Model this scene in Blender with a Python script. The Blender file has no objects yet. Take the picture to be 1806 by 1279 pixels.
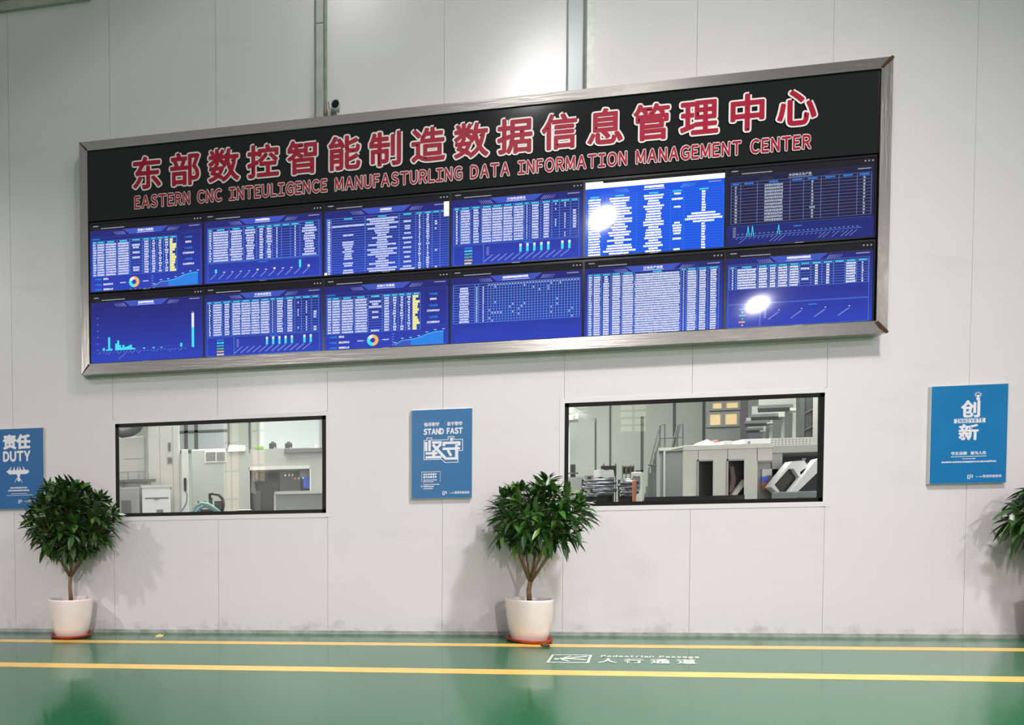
import bpy, math, random
from mathutils import Vector
R_ = random.Random(7)
S = bpy.context.scene
COL = S.collection
W, H = 1806, 1279

# ------------------------------------------------------------ camera, world, lights, exposure
FPX, YAW, PIT, ROLL = 1049.97, .13286, -.02362, -.01508
CAM = Vector((0.0, -6.2796, 1.0422)); PCX, PCY = 342.76, 969.07
LEAN = .008586                      # the wall and all that hangs on it leans by half a degree
_c, _s = math.cos(YAW), math.sin(YAW)
FW = Vector((-_s*math.cos(PIT), _c*math.cos(PIT), math.sin(PIT)))
RT0 = Vector((_c, _s, 0)); UP0 = RT0.cross(FW)
RT = RT0*math.cos(ROLL) + UP0*math.sin(ROLL); UP = UP0*math.cos(ROLL) - RT0*math.sin(ROLL)
cam = bpy.data.cameras.new('camera'); co = bpy.data.objects.new('camera', cam); COL.objects.link(co)
cam.sensor_fit = 'HORIZONTAL'; cam.sensor_width = 36; cam.lens = FPX*36/W
cam.shift_x = (W/2-PCX)/W; cam.shift_y = (PCY-H/2)/W
cam.clip_start = .05; cam.clip_end = 200
from mathutils import Matrix
m3 = Matrix((RT, UP, -FW)).transposed()
co.matrix_world = Matrix.Translation(CAM) @ m3.to_4x4()
S.camera = co
S.view_settings.view_transform = 'Standard'; S.view_settings.look = 'None'
S.view_settings.exposure = 0.0; S.view_settings.gamma = 1.0
S.view_settings.use_curve_mapping = False

wd = bpy.data.worlds.new('world'); S.world = wd; wd.use_nodes = True
wd.node_tree.nodes['Background'].inputs[0].default_value = (.95, .97, 1.0, 1)
wd.node_tree.nodes['Background'].inputs[1].default_value = .265

def lamp(name, kind, loc, energy, color=(1, 1, 1), size=.2, aim=None, angle=150, blend=.12, size_y=None):
    l = bpy.data.lights.new(name, kind); l.energy = energy; l.color = color
    if kind == 'SPOT':
        l.shadow_soft_size = size; l.spot_size = math.radians(angle); l.spot_blend = blend
    elif kind == 'AREA':
        l.size = size
        if size_y: l.shape = 'RECTANGLE'; l.size_y = size_y
    else: l.shadow_soft_size = size
    o = bpy.data.objects.new(name, l); COL.objects.link(o); o.location = loc
    if aim: o.rotation_euler = (Vector(aim)-Vector(loc)).to_track_quat('-Z', 'Y').to_euler()
    return o
def bay(name, loc, energy, color, power=1.5, cut=75, soft=5, radius=.2):
    """a high-bay lamp: its reflector throws less light sideways and none above the cut-off angle"""
    o = lamp(name, 'POINT', loc, energy, color, radius); l = o.data
    l.use_nodes = True; nt = l.node_tree; em = nt.nodes['Emission']; L = nt.links.new
    tc = nt.nodes.new('ShaderNodeTexCoord'); sp = nt.nodes.new('ShaderNodeSeparateXYZ'); L(tc.outputs['Normal'], sp.inputs[0])
    ng = nt.nodes.new('ShaderNodeMath'); ng.operation = 'MULTIPLY'; ng.inputs[1].default_value = -1; L(sp.outputs['Z'], ng.inputs[0])
    mx = nt.nodes.new('ShaderNodeMath'); mx.operation = 'MAXIMUM'; mx.inputs[1].default_value = 0; L(ng.outputs[0], mx.inputs[0])
    pw = nt.nodes.new('ShaderNodeMath'); pw.operation = 'POWER'; pw.inputs[1].default_value = power; L(mx.outputs[0], pw.inputs[0])
    mr = nt.nodes.new('ShaderNodeMapRange'); mr.interpolation_type = 'SMOOTHSTEP'
    mr.inputs[1].default_value = math.cos(math.radians(cut+soft*.5)); mr.inputs[2].default_value = math.cos(math.radians(cut-soft*.5)); L(mx.outputs[0], mr.inputs[0])
    mu = nt.nodes.new('ShaderNodeMath'); mu.operation = 'MULTIPLY'; L(pw.outputs[0], mu.inputs[0]); L(mr.outputs[0], mu.inputs[1]); L(mu.outputs[0], em.inputs['Strength'])
    return o
COOL = (1, .975, .985); WARM = (1, .955, .95)
bay('high_bay_light', (4.09, -3.69, 8.0), 3400, COOL, 3.4, 75.5, 3, .32)
bay('high_bay_light.001', (7.38, -8.49, 8.0), 3100, WARM, 3.0, 74, 4, .2)
bay('high_bay_light.002', (15.1, -14.9, 8.0), 1200, WARM, 1.2, 80, 4, .16)
bay('high_bay_light.003', (-8.6, -9.0, 8.5), 6000, WARM, 2.3, 71, 2.5, .2)
bay('high_bay_light.004', (1.5, -4.0, 10.5), 600, COOL, 1.2, 51, 3.5, .3)  # unseen lamp added to brighten the upper wall
for i, x in enumerate((-8, 1, 10)):
    bay('high_bay_light.%03d' % (5+i), (x, -24, 8.0), (2500, 19500, 2500)[i], WARM, 1.2, 81, 6, .35)
# unseen area lights added to brighten the workshop behind the wall
lamp('workshop_fill_light', 'AREA', (-.5, 3.6, 5.4), 620, (1, 1, .97), 3.0, None, size_y=5)
lamp('workshop_fill_light.001', 'AREA', (6.4, 4.0, 5.4), 640, (.99, 1, .96), 3.4, None, size_y=5)

# ------------------------------------------------------------ helpers
def ray(x, y):
    return RT*((x-PCX)/FPX) + UP*(-(y-PCY)/FPX) + FW
def at(x, y, Y):                     # the point seen at pixel (x, y) on the plane Y
    d = ray(x, y); return CAM + d*((Y-CAM.y)/d.y)
def lin(c):
    c /= 255.0
    return c/12.92 if c <= .04045 else ((c+.055)/1.055)**2.4
def rgb(r, g, b): return (lin(r), lin(g), lin(b), 1)

class MB:
    def __init__(s): s.v = []; s.f = []; s.m = []; s.k = 0
    def ply(s, vs, fs, mi=0):                 # one of many thin layers of print: each a hair in front of the one before
        s.k = (s.k+1) % 41; d = s.k*1.4e-5
        s.add([(p[0], p[1]-d, p[2]) for p in vs], fs, mi)
    def add(s, vs, fs, mi=0):
        n = len(s.v); s.v += [tuple(p) for p in vs]
        s.f += [tuple(i+n for i in f) for f in fs]; s.m += [mi]*len(fs)
    def box(s, x0, x1, y0, y1, z0, z1, mi=0):
        if x0 > x1: x0, x1 = x1, x0
        if y0 > y1: y0, y1 = y1, y0
        if z0 > z1: z0, z1 = z1, z0
        s.add([(x0,y0,z0),(x1,y0,z0),(x1,y1,z0),(x0,y1,z0),(x0,y0,z1),(x1,y0,z1),(x1,y1,z1),(x0,y1,z1)],
              [(0,3,2,1),(4,5,6,7),(0,1,5,4),(1,2,6,5),(2,3,7,6),(3,0,4,7)], mi)
    def quad(s, a, b, c, d, mi=0): s.k = (s.k+1) % 17; s.add([(p[0], p[1], p[2]+s.k*3e-5) for p in (a, b, c, d)], [(0, 1, 2, 3)], mi)
    def rect(s, x0, x1, z0, z1, y, mi=0):    # faces the hall (-Y)
        s.ply([(x0,y,z0),(x1,y,z0),(x1,y,z1),(x0,y,z1)], [(0,1,2,3)], mi)
    def poly(s, pts, y, mi=0):
        s.add([(p[0], y, p[1]) for p in pts], [tuple(range(len(pts)))], mi)
    def prism(s, pts, y0, y1, mi=0):          # XZ outline (counter-clockwise seen from -Y) from y0 to y1
        n = len(pts)
        s.add([(p[0], y0, p[1]) for p in pts]+[(p[0], y1, p[1]) for p in pts],
              [tuple(range(n)), tuple(range(2*n-1, n-1, -1))]+[(i, i+n, (i+1) % n+n, (i+1) % n) for i in range(n)], mi)
    def tube(s, pts, r, n=8, mi=0, cap=True):
        pts = [Vector(p) for p in pts]; k = len(pts)
        rs = r if isinstance(r, (list, tuple)) else [r]*k
        vs = []; prev = None
        for i, p in enumerate(pts):
            t = (pts[min(i+1, k-1)]-pts[max(i-1, 0)]).normalized()
            a = prev if prev is not None else (Vector((0, 0, 1)) if abs(t.z) < .9 else Vector((1, 0, 0)))
            a = (a-t*a.dot(t)).normalized(); b = t.cross(a); prev = a
            for j in range(n):
                q = 2*math.pi*j/n
                vs.append(p+(a*math.cos(q)+b*math.sin(q))*rs[i])
        fs = []
        for i in range(k-1):
            for j in range(n):
                j2 = (j+1) % n
                fs.append((i*n+j, i*n+j2, (i+1)*n+j2, (i+1)*n+j))
        if cap: fs += [tuple(range(n-1, -1, -1)), tuple((k-1)*n+j for j in range(n))]
        s.add(vs, fs, mi)
    def lathe(s, prof, c, n=40, mi=0):
        vs = []; k = len(prof)
        for r, z in prof:
            for j in range(n):
                a = 2*math.pi*j/n; vs.append((c[0]+r*math.cos(a), c[1]+r*math.sin(a), c[2]+z))
        fs = []
        for i in range(k-1):
            for j in range(n):
                j2 = (j+1) % n
                fs.append((i*n+j, i*n+j2, (i+1)*n+j2, (i+1)*n+j))
        s.add(vs, fs, mi)
    def build(s, name, mats, parent=None, lean=False, bevel=0, smooth=False, segs=2):
        if not isinstance(mats, (list, tuple)): mats = [mats]
        o0 = WL[parent.name] if parent is not None else Vector((0, 0, 0))
        vs = [(v[0]+(LEAN*(v[2]-2.5) if lean else 0)-o0.x, v[1]-o0.y, v[2]-o0.z) for v in s.v]
        me = bpy.data.meshes.new(name); me.from_pydata(vs, [], s.f)
        for m in mats: me.materials.append(m)
        me.polygons.foreach_set('material_index', s.m)
        if smooth: me.polygons.foreach_set('use_smooth', [True]*len(me.polygons))
        me.update()
        o = bpy.data.objects.new(name, me); COL.objects.link(o)
        if parent is not None: o.parent = parent
        WL[o.name] = o0.copy()
        if bevel:
            b = o.modifiers.new('bevel', 'BEVEL'); b.width = bevel; b.segments = segs; b.limit_method = 'ANGLE'
        return o
WL = {}
def tag(o, label=None, cat=None, group=None, kind=None):
    if label: o['label'] = label
    if cat: o['category'] = cat
    if group: o['group'] = group
    if kind: o['kind'] = kind
    return o
def thing(name, label, cat, loc=(0, 0, 0), group=None):
    o = bpy.data.objects.new(name, None); COL.objects.link(o); o.location = loc
    o.empty_display_size = .1
    WL[o.name] = Vector(loc)
    return tag(o, label, cat, group)
def struct(o): o['kind'] = 'structure'; return o

def mat(name, col, rough=.5, metal=0, spec=.5, emit=None, es=1, coat=0, noise=None, bump=None):
    m = bpy.data.materials.new(name); m.use_nodes = True
    nt = m.node_tree; b = nt.nodes['Principled BSDF']
    b.inputs['Base Color'].default_value = col; b.inputs['Roughness'].default_value = rough
    b.inputs['Metallic'].default_value = metal; b.inputs['Specular IOR Level'].default_value = spec
    b.inputs['Coat Weight'].default_value = coat
    if emit: b.inputs['Emission Color'].default_value = emit; b.inputs['Emission Strength'].default_value = es
    if noise:                        # (scale, strength) wear
        tc = nt.nodes.new('ShaderNodeTexCoord'); nz = nt.nodes.new('ShaderNodeTexNoise')
        nz.inputs['Scale'].default_value = noise[0]; nz.inputs['Detail'].default_value = 5
        mr = nt.nodes.new('ShaderNodeMapRange'); mr.inputs[1].default_value = .3; mr.inputs[2].default_value = .7
        mr.inputs[3].default_value = 1-noise[1]; mr.inputs[4].default_value = 1+noise[1]*.4
        hv = nt.nodes.new('ShaderNodeHueSaturation'); hv.inputs['Color'].default_value = col
        nt.links.new(tc.outputs['Object'], nz.inputs['Vector']); nt.links.new(nz.outputs['Fac'], mr.inputs[0])
        nt.links.new(mr.outputs[0], hv.inputs['Value']); nt.links.new(hv.outputs[0], b.inputs['Base Color'])
    if bump:
        tc = nt.nodes.new('ShaderNodeTexCoord'); nz = nt.nodes.new('ShaderNodeTexNoise')
        nz.inputs['Scale'].default_value = bump[0]; bp = nt.nodes.new('ShaderNodeBump')
        bp.inputs['Strength'].default_value = bump[1]; bp.inputs['Distance'].default_value = bump[2]
        nt.links.new(tc.outputs['Object'], nz.inputs['Vector']); nt.links.new(nz.outputs['Fac'], bp.inputs['Height'])
        nt.links.new(bp.outputs[0], b.inputs['Normal'])
    return m
def screen_mat(name, col, es=1.0):
    return mat(name, (.004, .004, .005, 1), .06, 0, .5, col, es)

# ------------------------------------------------------------ glyphs
_font = bpy.data.curves.new('glyph', 'FONT'); _fo = bpy.data.objects.new('glyph', _font); COL.objects.link(_fo)
_font.resolution_u = 3
_gc = {}
def glyph(ch):
    if ch in _gc: return _gc[ch]
    _font.body = ch
    dg = bpy.context.evaluated_depsgraph_get(); dg.update()
    me = bpy.data.meshes.new_from_object(_fo.evaluated_get(dg), depsgraph=dg)
    vs = [(v.co.x, v.co.y) for v in me.vertices]; fs = [tuple(p.vertices) for p in me.polygons]
    cnt = {}
    for f in fs:
        for i in range(len(f)):
            e = tuple(sorted((f[i], f[(i+1) % len(f)]))); cnt[e] = cnt.get(e, 0)+1
    ed = [e for e, n in cnt.items() if n == 1]
    bpy.data.meshes.remove(me)
    xs = [v[0] for v in vs] or [0]; ys = [v[1] for v in vs] or [0]
    _gc[ch] = (vs, fs, ed, (min(xs), max(xs), min(ys), max(ys)))
    return _gc[ch]
def put(mb, ch, fn, w=0, mi=0):
    """glyph through fn(gx, gy) -> (x, y, z); w: stroke added round the outline, given as fn step in glyph units"""
    vs, fs, ed, bb = glyph(ch)
    mb.ply([fn(*v) for v in vs], fs, mi)
    if w:
        for a, b in ed:
            ax, ay = vs[a]; bx, by = vs[b]; dx, dy = bx-ax, by-ay; L = math.hypot(dx, dy)
            if L < 1e-6: continue
            nx, ny = -dy/L*w, dx/L*w
            mb.ply([fn(ax+nx, ay+ny), fn(bx+nx, by+ny), fn(bx-nx, by-ny), fn(ax-nx, ay-ny)], [(0, 1, 2, 3)], mi)
            mb.ply([fn(ax+w*math.cos(k*math.pi/4), ay+w*math.sin(k*math.pi/4)) for k in range(8)], [tuple(range(8))], mi)
def full(ch): return chr(ord(ch)+0xFEE0) if '!' <= ch <= '~' else ch
def text_wall(mb, s, x0, z0, h, y, bold=0, width=None, gap=.12, mi=0, cjk=False, narrow=1.0):
    """a line of lettering on a wall plane; baseline z0, capital (or em) height h; spread over width if given"""
    items = []
    for ch in s:
        if ch == ' ': items.append((None, .35)); continue
        g = full(ch) if not cjk else ch
        bb = glyph(g)[3]
        items.append((g, 1.0 if cjk else (bb[1]-bb[0])))
    cap = glyph(full('E'))[3]; unit = h/(cap[3]-cap[2]) if not cjk else h
    tot = sum(i[1] for i in items)+gap*(len(items)-1)
    sx = unit*narrow if width is None else width/tot
    x = x0
    for g, wd_ in items:
        if g:
            bb = glyph(g)[3]; ox = 0 if cjk else bb[0]; oy = -.12 if cjk else cap[2]
            put(mb, g, lambda a, b, ox=ox, oy=oy, x=x: (x+(a-ox)*sx, y, z0+(b-oy)*unit), bold, mi)
        x += (wd_+gap)*sx
    return x
def blobs(mb, x0, x1, z0, z1, y, mi=0, fill=.75, seed=0):
    """a line of print too small to read"""
    r = random.Random(int(x0*9973+z0*7919)+seed); h = z1-z0; x = x0
    while x < x1-h*.2:
        w = h*r.uniform(.35, .85); e = min(x+w, x1)
        a = h*r.uniform(0, .18)
        mb.rect(x, e, z0+a, z1-h*r.uniform(0, .15), y, mi); x = e+h*(1-fill)*r.uniform(.5, 1.2)

# ------------------------------------------------------------ materials
def wall_material():
    m = mat('painted_steel_panel', (.725, .678, .69, 1), .3, 0, .42)
    nt = m.node_tree; b = nt.nodes['Principled BSDF']; L = nt.links.new
    tc = nt.nodes.new('ShaderNodeTexCoord'); sp = nt.nodes.new('ShaderNodeSeparateXYZ'); L(tc.outputs['Object'], sp.inputs[0])
    n1 = nt.nodes.new('ShaderNodeTexNoise'); n1.inputs['Scale'].default_value = 1.7; n1.inputs['Detail'].default_value = 7; n1.inputs['Roughness'].default_value = .62
    mp = nt.nodes.new('ShaderNodeMapping'); mp.inputs['Scale'].default_value = (.55, 1, 1.5); L(tc.outputs['Object'], mp.inputs[0]); L(mp.outputs[0], n1.inputs[0])
    r1 = nt.nodes.new('ShaderNodeMapRange'); r1.inputs[1].default_value = .56; r1.inputs[2].default_value = .78; r1.inputs[3].default_value = 0; r1.inputs[4].default_value = .22
    L(n1.outputs['Fac'], r1.inputs[0])
    # grime that creeps up from the floor
    n2 = nt.nodes.new('ShaderNodeTexNoise'); n2.inputs['Scale'].default_value = 5; n2.inputs['Detail'].default_value = 9; n2.inputs['Roughness'].default_value = .72
    L(tc.outputs['Object'], n2.inputs[0])
    hz = nt.nodes.new('ShaderNodeMapRange'); hz.inputs[1].default_value = .02; hz.inputs[2].default_value = .26; hz.inputs[3].default_value = .33; hz.inputs[4].default_value = 0
    L(sp.outputs['Z'], hz.inputs[0])
    ad = nt.nodes.new('ShaderNodeMath'); ad.operation = 'ADD'; L(n2.outputs['Fac'], ad.inputs[0]); L(hz.outputs[0], ad.inputs[1])
    r2 = nt.nodes.new('ShaderNodeMapRange'); r2.inputs[1].default_value = .72; r2.inputs[2].default_value = 1.0; r2.inputs[3].default_value = 0; r2.inputs[4].default_value = .55
    L(ad.outputs[0], r2.inputs[0])
    mx = nt.nodes.new('ShaderNodeMix'); mx.data_type = 'RGBA'; mx.inputs[6].default_value = (.725, .678, .69, 1); mx.inputs[7].default_value = (.42, .42, .41, 1)
    L(r1.outputs[0], mx.inputs[0])
    my = nt.nodes.new('ShaderNodeMix'); my.data_type = 'RGBA'; my.inputs[7].default_value = (.25, .23, .17, 1)
    L(r2.outputs[0], my.inputs[0]); L(mx.outputs[2], my.inputs[6]); L(my.outputs[2], b.inputs['Base Color'])
    n3 = nt.nodes.new('ShaderNodeTexNoise'); n3.inputs['Scale'].default_value = 1.1; n3.inputs['Detail'].default_value = 2; L(mp.outputs[0], n3.inputs[0])
    bp = nt.nodes.new('ShaderNodeBump'); bp.inputs['Strength'].default_value = .25; bp.inputs['Distance'].default_value = .012
    L(n3.outputs['Fac'], bp.inputs['Height']); L(bp.outputs[0], b.inputs['Normal'])
    return m
def floor_material():
    m = mat('green_epoxy', rgb(36, 118, 70), .1, 0, .5)
    nt = m.node_tree; b = nt.nodes['Principled BSDF']; L = nt.links.new
    tc = nt.nodes.new('ShaderNodeTexCoord')
    n1 = nt.nodes.new('ShaderNodeTexNoise'); n1.inputs['Scale'].default_value = .9; n1.inputs['Detail'].default_value = 6; L(tc.outputs['Object'], n1.inputs[0])
    cr = nt.nodes.new('ShaderNodeMix'); cr.data_type = 'RGBA'; cr.inputs[6].default_value = rgb(31, 92, 58); cr.inputs[7].default_value = rgb(45, 106, 75)
    L(n1.outputs['Fac'], cr.inputs[0]); L(cr.outputs[2], b.inputs['Base Color'])
    n2 = nt.nodes.new('ShaderNodeTexNoise'); n2.inputs['Scale'].default_value = 2.2; n2.inputs['Detail'].default_value = 3; L(tc.outputs['Object'], n2.inputs[0])
    r2 = nt.nodes.new('ShaderNodeMapRange'); r2.inputs[3].default_value = .05; r2.inputs[4].default_value = .17; L(n2.outputs['Fac'], r2.inputs[0]); L(r2.outputs[0], b.inputs['Roughness'])
    n3 = nt.nodes.new('ShaderNodeTexNoise'); n3.inputs['Scale'].default_value = 1.6; n3.inputs['Detail'].default_value = 2; L(tc.outputs['Object'], n3.inputs[0])
    bp = nt.nodes.new('ShaderNodeBump'); bp.inputs['Strength'].default_value = .12; bp.inputs['Distance'].default_value = .01
    L(n3.outputs['Fac'], bp.inputs['Height']); L(bp.outputs[0], b.inputs['Normal'])
    return m
def steel_material(name, col, stretch, rough=.26):
    m = mat(name, col, rough, 1)
    nt = m.node_tree; b = nt.nodes['Principled BSDF']; L = nt.links.new
    tc = nt.nodes.new('ShaderNodeTexCoord'); mp = nt.nodes.new('ShaderNodeMapping'); mp.inputs['Scale'].default_value = stretch
    nz = nt.nodes.new('ShaderNodeTexNoise'); nz.inputs['Scale'].default_value = 3; nz.inputs['Detail'].default_value = 4
    L(tc.outputs['Object'], mp.inputs[0]); L(mp.outputs[0], nz.inputs[0])
    bp = nt.nodes.new('ShaderNodeBump'); bp.inputs['Strength'].default_value = .16; bp.inputs['Distance'].default_value = .01
    L(nz.outputs['Fac'], bp.inputs['Height']); L(bp.outputs[0], b.inputs['Normal'])
    return m
def leaf_material(name, dark, mid, young):
    m = mat(name, dark, .34, 0, .5)
    nt = m.node_tree; b = nt.nodes['Principled BSDF']; L = nt.links.new
    g = nt.nodes.new('ShaderNodeNewGeometry'); cr = nt.nodes.new('ShaderNodeValToRGB')
    e = cr.color_ramp.elements; e[0].color = dark; e[0].position = 0; e[1].color = young; e[1].position = 1
    x = e.new(.8); x.color = mid
    L(g.outputs['Random Per Island'], cr.inputs[0]); L(cr.outputs[0], b.inputs['Base Color'])
    return m
def glass_material():
    m = bpy.data.materials.new('window_glass'); m.use_nodes = True; nt = m.node_tree; nt.nodes.clear(); L = nt.links.new
    o = nt.nodes.new('ShaderNodeOutputMaterial'); t = nt.nodes.new('ShaderNodeBsdfTransparent'); t.inputs[0].default_value = (.93, .95, .935, 1)
    g = nt.nodes.new('ShaderNodeBsdfGlossy'); g.inputs['Roughness'].default_value = .01
    fr = nt.nodes.new('ShaderNodeFresnel'); fr.inputs[0].default_value = 1.5; mx = nt.nodes.new('ShaderNodeMixShader')
    L(fr.outputs[0], mx.inputs[0]); L(t.outputs[0], mx.inputs[1]); L(g.outputs[0], mx.inputs[2]); L(mx.outputs[0], o.inputs[0])
    return m
M = dict(
    wall=wall_material(), floor=floor_material(), glass=glass_material(),
    groove=mat('panel_joint', (.42, .42, .41, 1), .6),
    trim=mat('trim_white', (.735, .695, .695, 1), .4),
    base=mat('floor_track', (.42, .43, .38, 1), .5, noise=(9, .4)),
    black=mat('black_rubber', (.008, .007, .007, 1), .55, 0, .25),
    steel=steel_material('brushed_steel_flat', (.48, .46, .42, 1), (1, 6, 14)),
    steelv=steel_material('brushed_steel_upright', (.48, .46, .42, 1), (14, 6, 1)),
    rust=mat('rusty_weld', rgb(122, 92, 68), .55, .5, noise=(40, .4)),
    gloss=mat('black_gloss_panel', (.008, .0085, .009, 1), .09, 0, .5, bump=(1.3, .2, .006)),
    bezel=mat('screen_bezel', (.010, .010, .011, 1), .22),
    red=mat('red_letter_face', rgb(166, 24, 52), .55, 0, .2),
    white=mat('white_letter', rgb(236, 226, 222), .5, ),
    yellow=mat('yellow_floor_paint', rgb(236, 190, 92), .25, noise=(6, .12)),
    fwhite=mat('white_floor_paint', rgb(214, 222, 210), .3, noise=(30, .25)),
    pblue=mat('poster_blue', rgb(44, 108, 160), .35, noise=(3, .06)), pblue2=mat('poster_blue_duty', rgb(42, 100, 158), .35), pblue3=mat('poster_blue_innovate', rgb(24, 118, 178), .35, noise=(2, .1)),
    pink=mat('poster_white_ink', rgb(232, 226, 234), .45), alu=mat('poster_edge', rgb(196, 194, 192), .35, .3),
    pot=mat('cream_glaze', rgb(247, 233, 229), .22, 0, .5, coat=.3, noise=(4, .05)), saucer=mat('red_plastic', rgb(160, 62, 48), .4),
    soil=mat('soil', rgb(58, 40, 32), .9, noise=(40, .5)), bark=mat('bark', rgb(146, 116, 86), .75, noise=(35, .35)), twig=mat('green_twig', rgb(118, 112, 62), .6),
    leaf=leaf_material('dark_leaf', rgb(30, 54, 24), rgb(62, 98, 42), rgb(100, 134, 60)),
    leaf2=leaf_material('green_leaf', rgb(30, 60, 24), rgb(62, 108, 42), rgb(126, 160, 66)),
    duct=mat('grey_conduit', rgb(176, 174, 164), .4, noise=(5, .2)), ductw=mat('white_conduit', rgb(218, 217, 204), .35, noise=(12, .18)),
    flash=mat('blue_grey_flashing', rgb(176, 184, 184), .3), camw=mat('white_plastic', rgb(214, 208, 214), .3), lens=mat('dark_lens', (.01, .01, .02, 1), .05),
    # workshop behind the glass
    wwall=mat('workshop_wall', rgb(172, 178, 168), .6, noise=(1, .08)), wpale=mat('pale_machine', rgb(214, 214, 206), .4, noise=(3, .05)), wwhite=mat('white_machine', rgb(228, 229, 226), .35),
    wgrey=mat('grey_machine', rgb(176, 178, 172), .4), wmid=mat('mid_grey_machine', rgb(120, 122, 120), .45), wdark=mat('dark_machine_glass', rgb(56, 57, 56), .25), wblack=mat('black_metal', rgb(22, 22, 24), .35),
    wline=mat('panel_seam_dark', rgb(88, 92, 90), .6), wsteel=mat('machined_steel', rgb(150, 152, 158), .25, .9), wpurple=mat('purple_grey_column', rgb(104, 96, 104), .5), wfloor=mat('workshop_floor', rgb(110, 118, 112), .3),
    wteal=mat('teal_hose', rgb(110, 150, 146), .4), wblue=mat('blue_valve', rgb(40, 96, 160), .4), wgreen=mat('green_strip', rgb(140, 190, 100), .5), wred=mat('red_cloth', rgb(190, 120, 120), .7), wor=mat('orange_plastic', rgb(190, 120, 90), .5), wyel=mat('yellow_cloth', rgb(190, 170, 60), .6),
    wind=mat('sunlit_window', rgb(236, 208, 160), .4, emit=rgb(236, 205, 155), es=.55), scr=mat('small_blue_screen', rgb(40, 70, 170), .2, emit=rgb(50, 80, 190), es=.6),
    wpane=mat('workshop_pane', rgb(168, 176, 176), .3), wpale2=mat('frosted_pane', rgb(206, 214, 214), .4), wduct=mat('dark_duct', rgb(96, 94, 100), .5), wduct2=mat('charcoal_metal', rgb(62, 62, 66), .4), wreflect=mat('dull_red_reflection', rgb(120, 92, 90), .5), wsteel2=mat('blue_grey_base', rgb(128, 134, 138), .4), wgreen2=mat('pale_green_sheet', rgb(206, 216, 200), .4), wbrown=mat('brown_grey_rack', rgb(104, 98, 88), .6), wshut=mat('blue_grey_shutter', rgb(140, 146, 152), .5), wsilver=mat('silver_panel', rgb(186, 188, 184), .35),
    ledr=mat('red_pilot_lamp', rgb(230, 60, 60), .3, emit=rgb(255, 60, 70), es=1.5), ledg=mat('green_pilot_lamp', rgb(150, 230, 190), .3, emit=rgb(150, 240, 200), es=1.2), ledw=mat('white_pilot_lamp', rgb(230, 230, 230), .3, emit=rgb(240, 240, 240), es=1.0),
)

# ------------------------------------------------------------ floor, wall
b = MB(); b.box(-30, 45, -34, 0, -.1, 0); struct(b.build('floor', M['floor']))
b = MB(); b.box(-12, 22, 0, 9.2, -.1, 0); struct(b.build('floor_workshop', M['wfloor']))

PW = 1.1335; S0 = -.5685; G = .0016
WIN = [(-1.677, .5495, 1.2525, 2.2535), (2.835, 5.0805, 1.267, 2.277)]
ZT = 10.0; WT = .052
b = MB()
for k in range(-6, 12):
    x0, x1 = S0+k*PW+G, S0+(k+1)*PW-G
    w = next((q for q in WIN if q[0]-.03 < (x0+x1)/2 < q[1]+.03), None)
    if w:
        xa, xb = x0, x1
        b.box(x0, x1, 0, WT, 0, w[2]-.02); b.box(x0, x1, 0, WT, w[3]+.02, ZT)
        if x0 < w[0] < x1 and w[0]-x0 > .002: b.box(x0, w[0]-.001, 0, WT, w[2]-.05, w[3]+.05)
        if x0 < w[1] < x1 and x1-w[1] > .002: b.box(w[1]+.001, x1, 0, WT, w[2]-.05, w[3]+.05)
    else: b.box(x0, x1, 0, WT, 0, ZT)
for k in range(-6, 13):                       # tongue behind each joint
    x = S0+k*PW
    for q in WIN:
        if q[0]+.1 < x < q[1]-.1:
            b.box(x-.02, x+.02, .006, .046, 0, q[2]-.025, 1); b.box(x-.02, x+.02, .006, .046, q[3]+.025, ZT, 1); break
    else: b.box(x-.01, x+.01, .006, .046, 0, ZT, 1)
struct(b.build('wall_back', [M['wall'], M['groove']], None, True))
b = MB(); b.box(S0-6*PW, S0+12*PW, -.012, 0, 0, .035); struct(b.build('baseboard_back', M['base'], None, True))
b = MB(); b.box(-5, -1.9, -.035, 0, 6.74, 6.84); b.box(-5, -1.9, -.05, 0, 6.84, 6.86)
struct(b.build('trim_1', M['duct'], None, True))
# windows: pale surround, black rubber frame, pane
for i, (x0, x1, z0, z1) in enumerate(WIN):
    w = struct(thing('window_%d' % (i+1), None, None, ((x0+x1)/2, 0, z0)))
    b = MB(); t = .045
    b.box(x0-t, x1+t, -.004, .0, z1, z1+t); b.box(x0-t, x1+t, -.004, 0, z0-t, z0); b.box(x0-t, x0, -.004, 0, z0, z1); b.box(x1, x1+t, -.004, 0, z0, z1)
    b.build('window_surround', M['trim'], w, True)
    b = MB(); t = .038
    b.box(x0, x1, -.004, .014, z1-t, z1); b.box(x0, x1, -.004, .014, z0, z0+t); b.box(x0, x0+t, -.004, .014, z0, z1); b.box(x1-t, x1, -.004, .014, z0, z1)
    b.build('window_frame', M['black'], w, True)
    b = MB(); b.rect(x0+.02, x1-.02, z0+.02, z1-.02, .008)
    b.build('pane', M['glass'], w, True)

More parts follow.
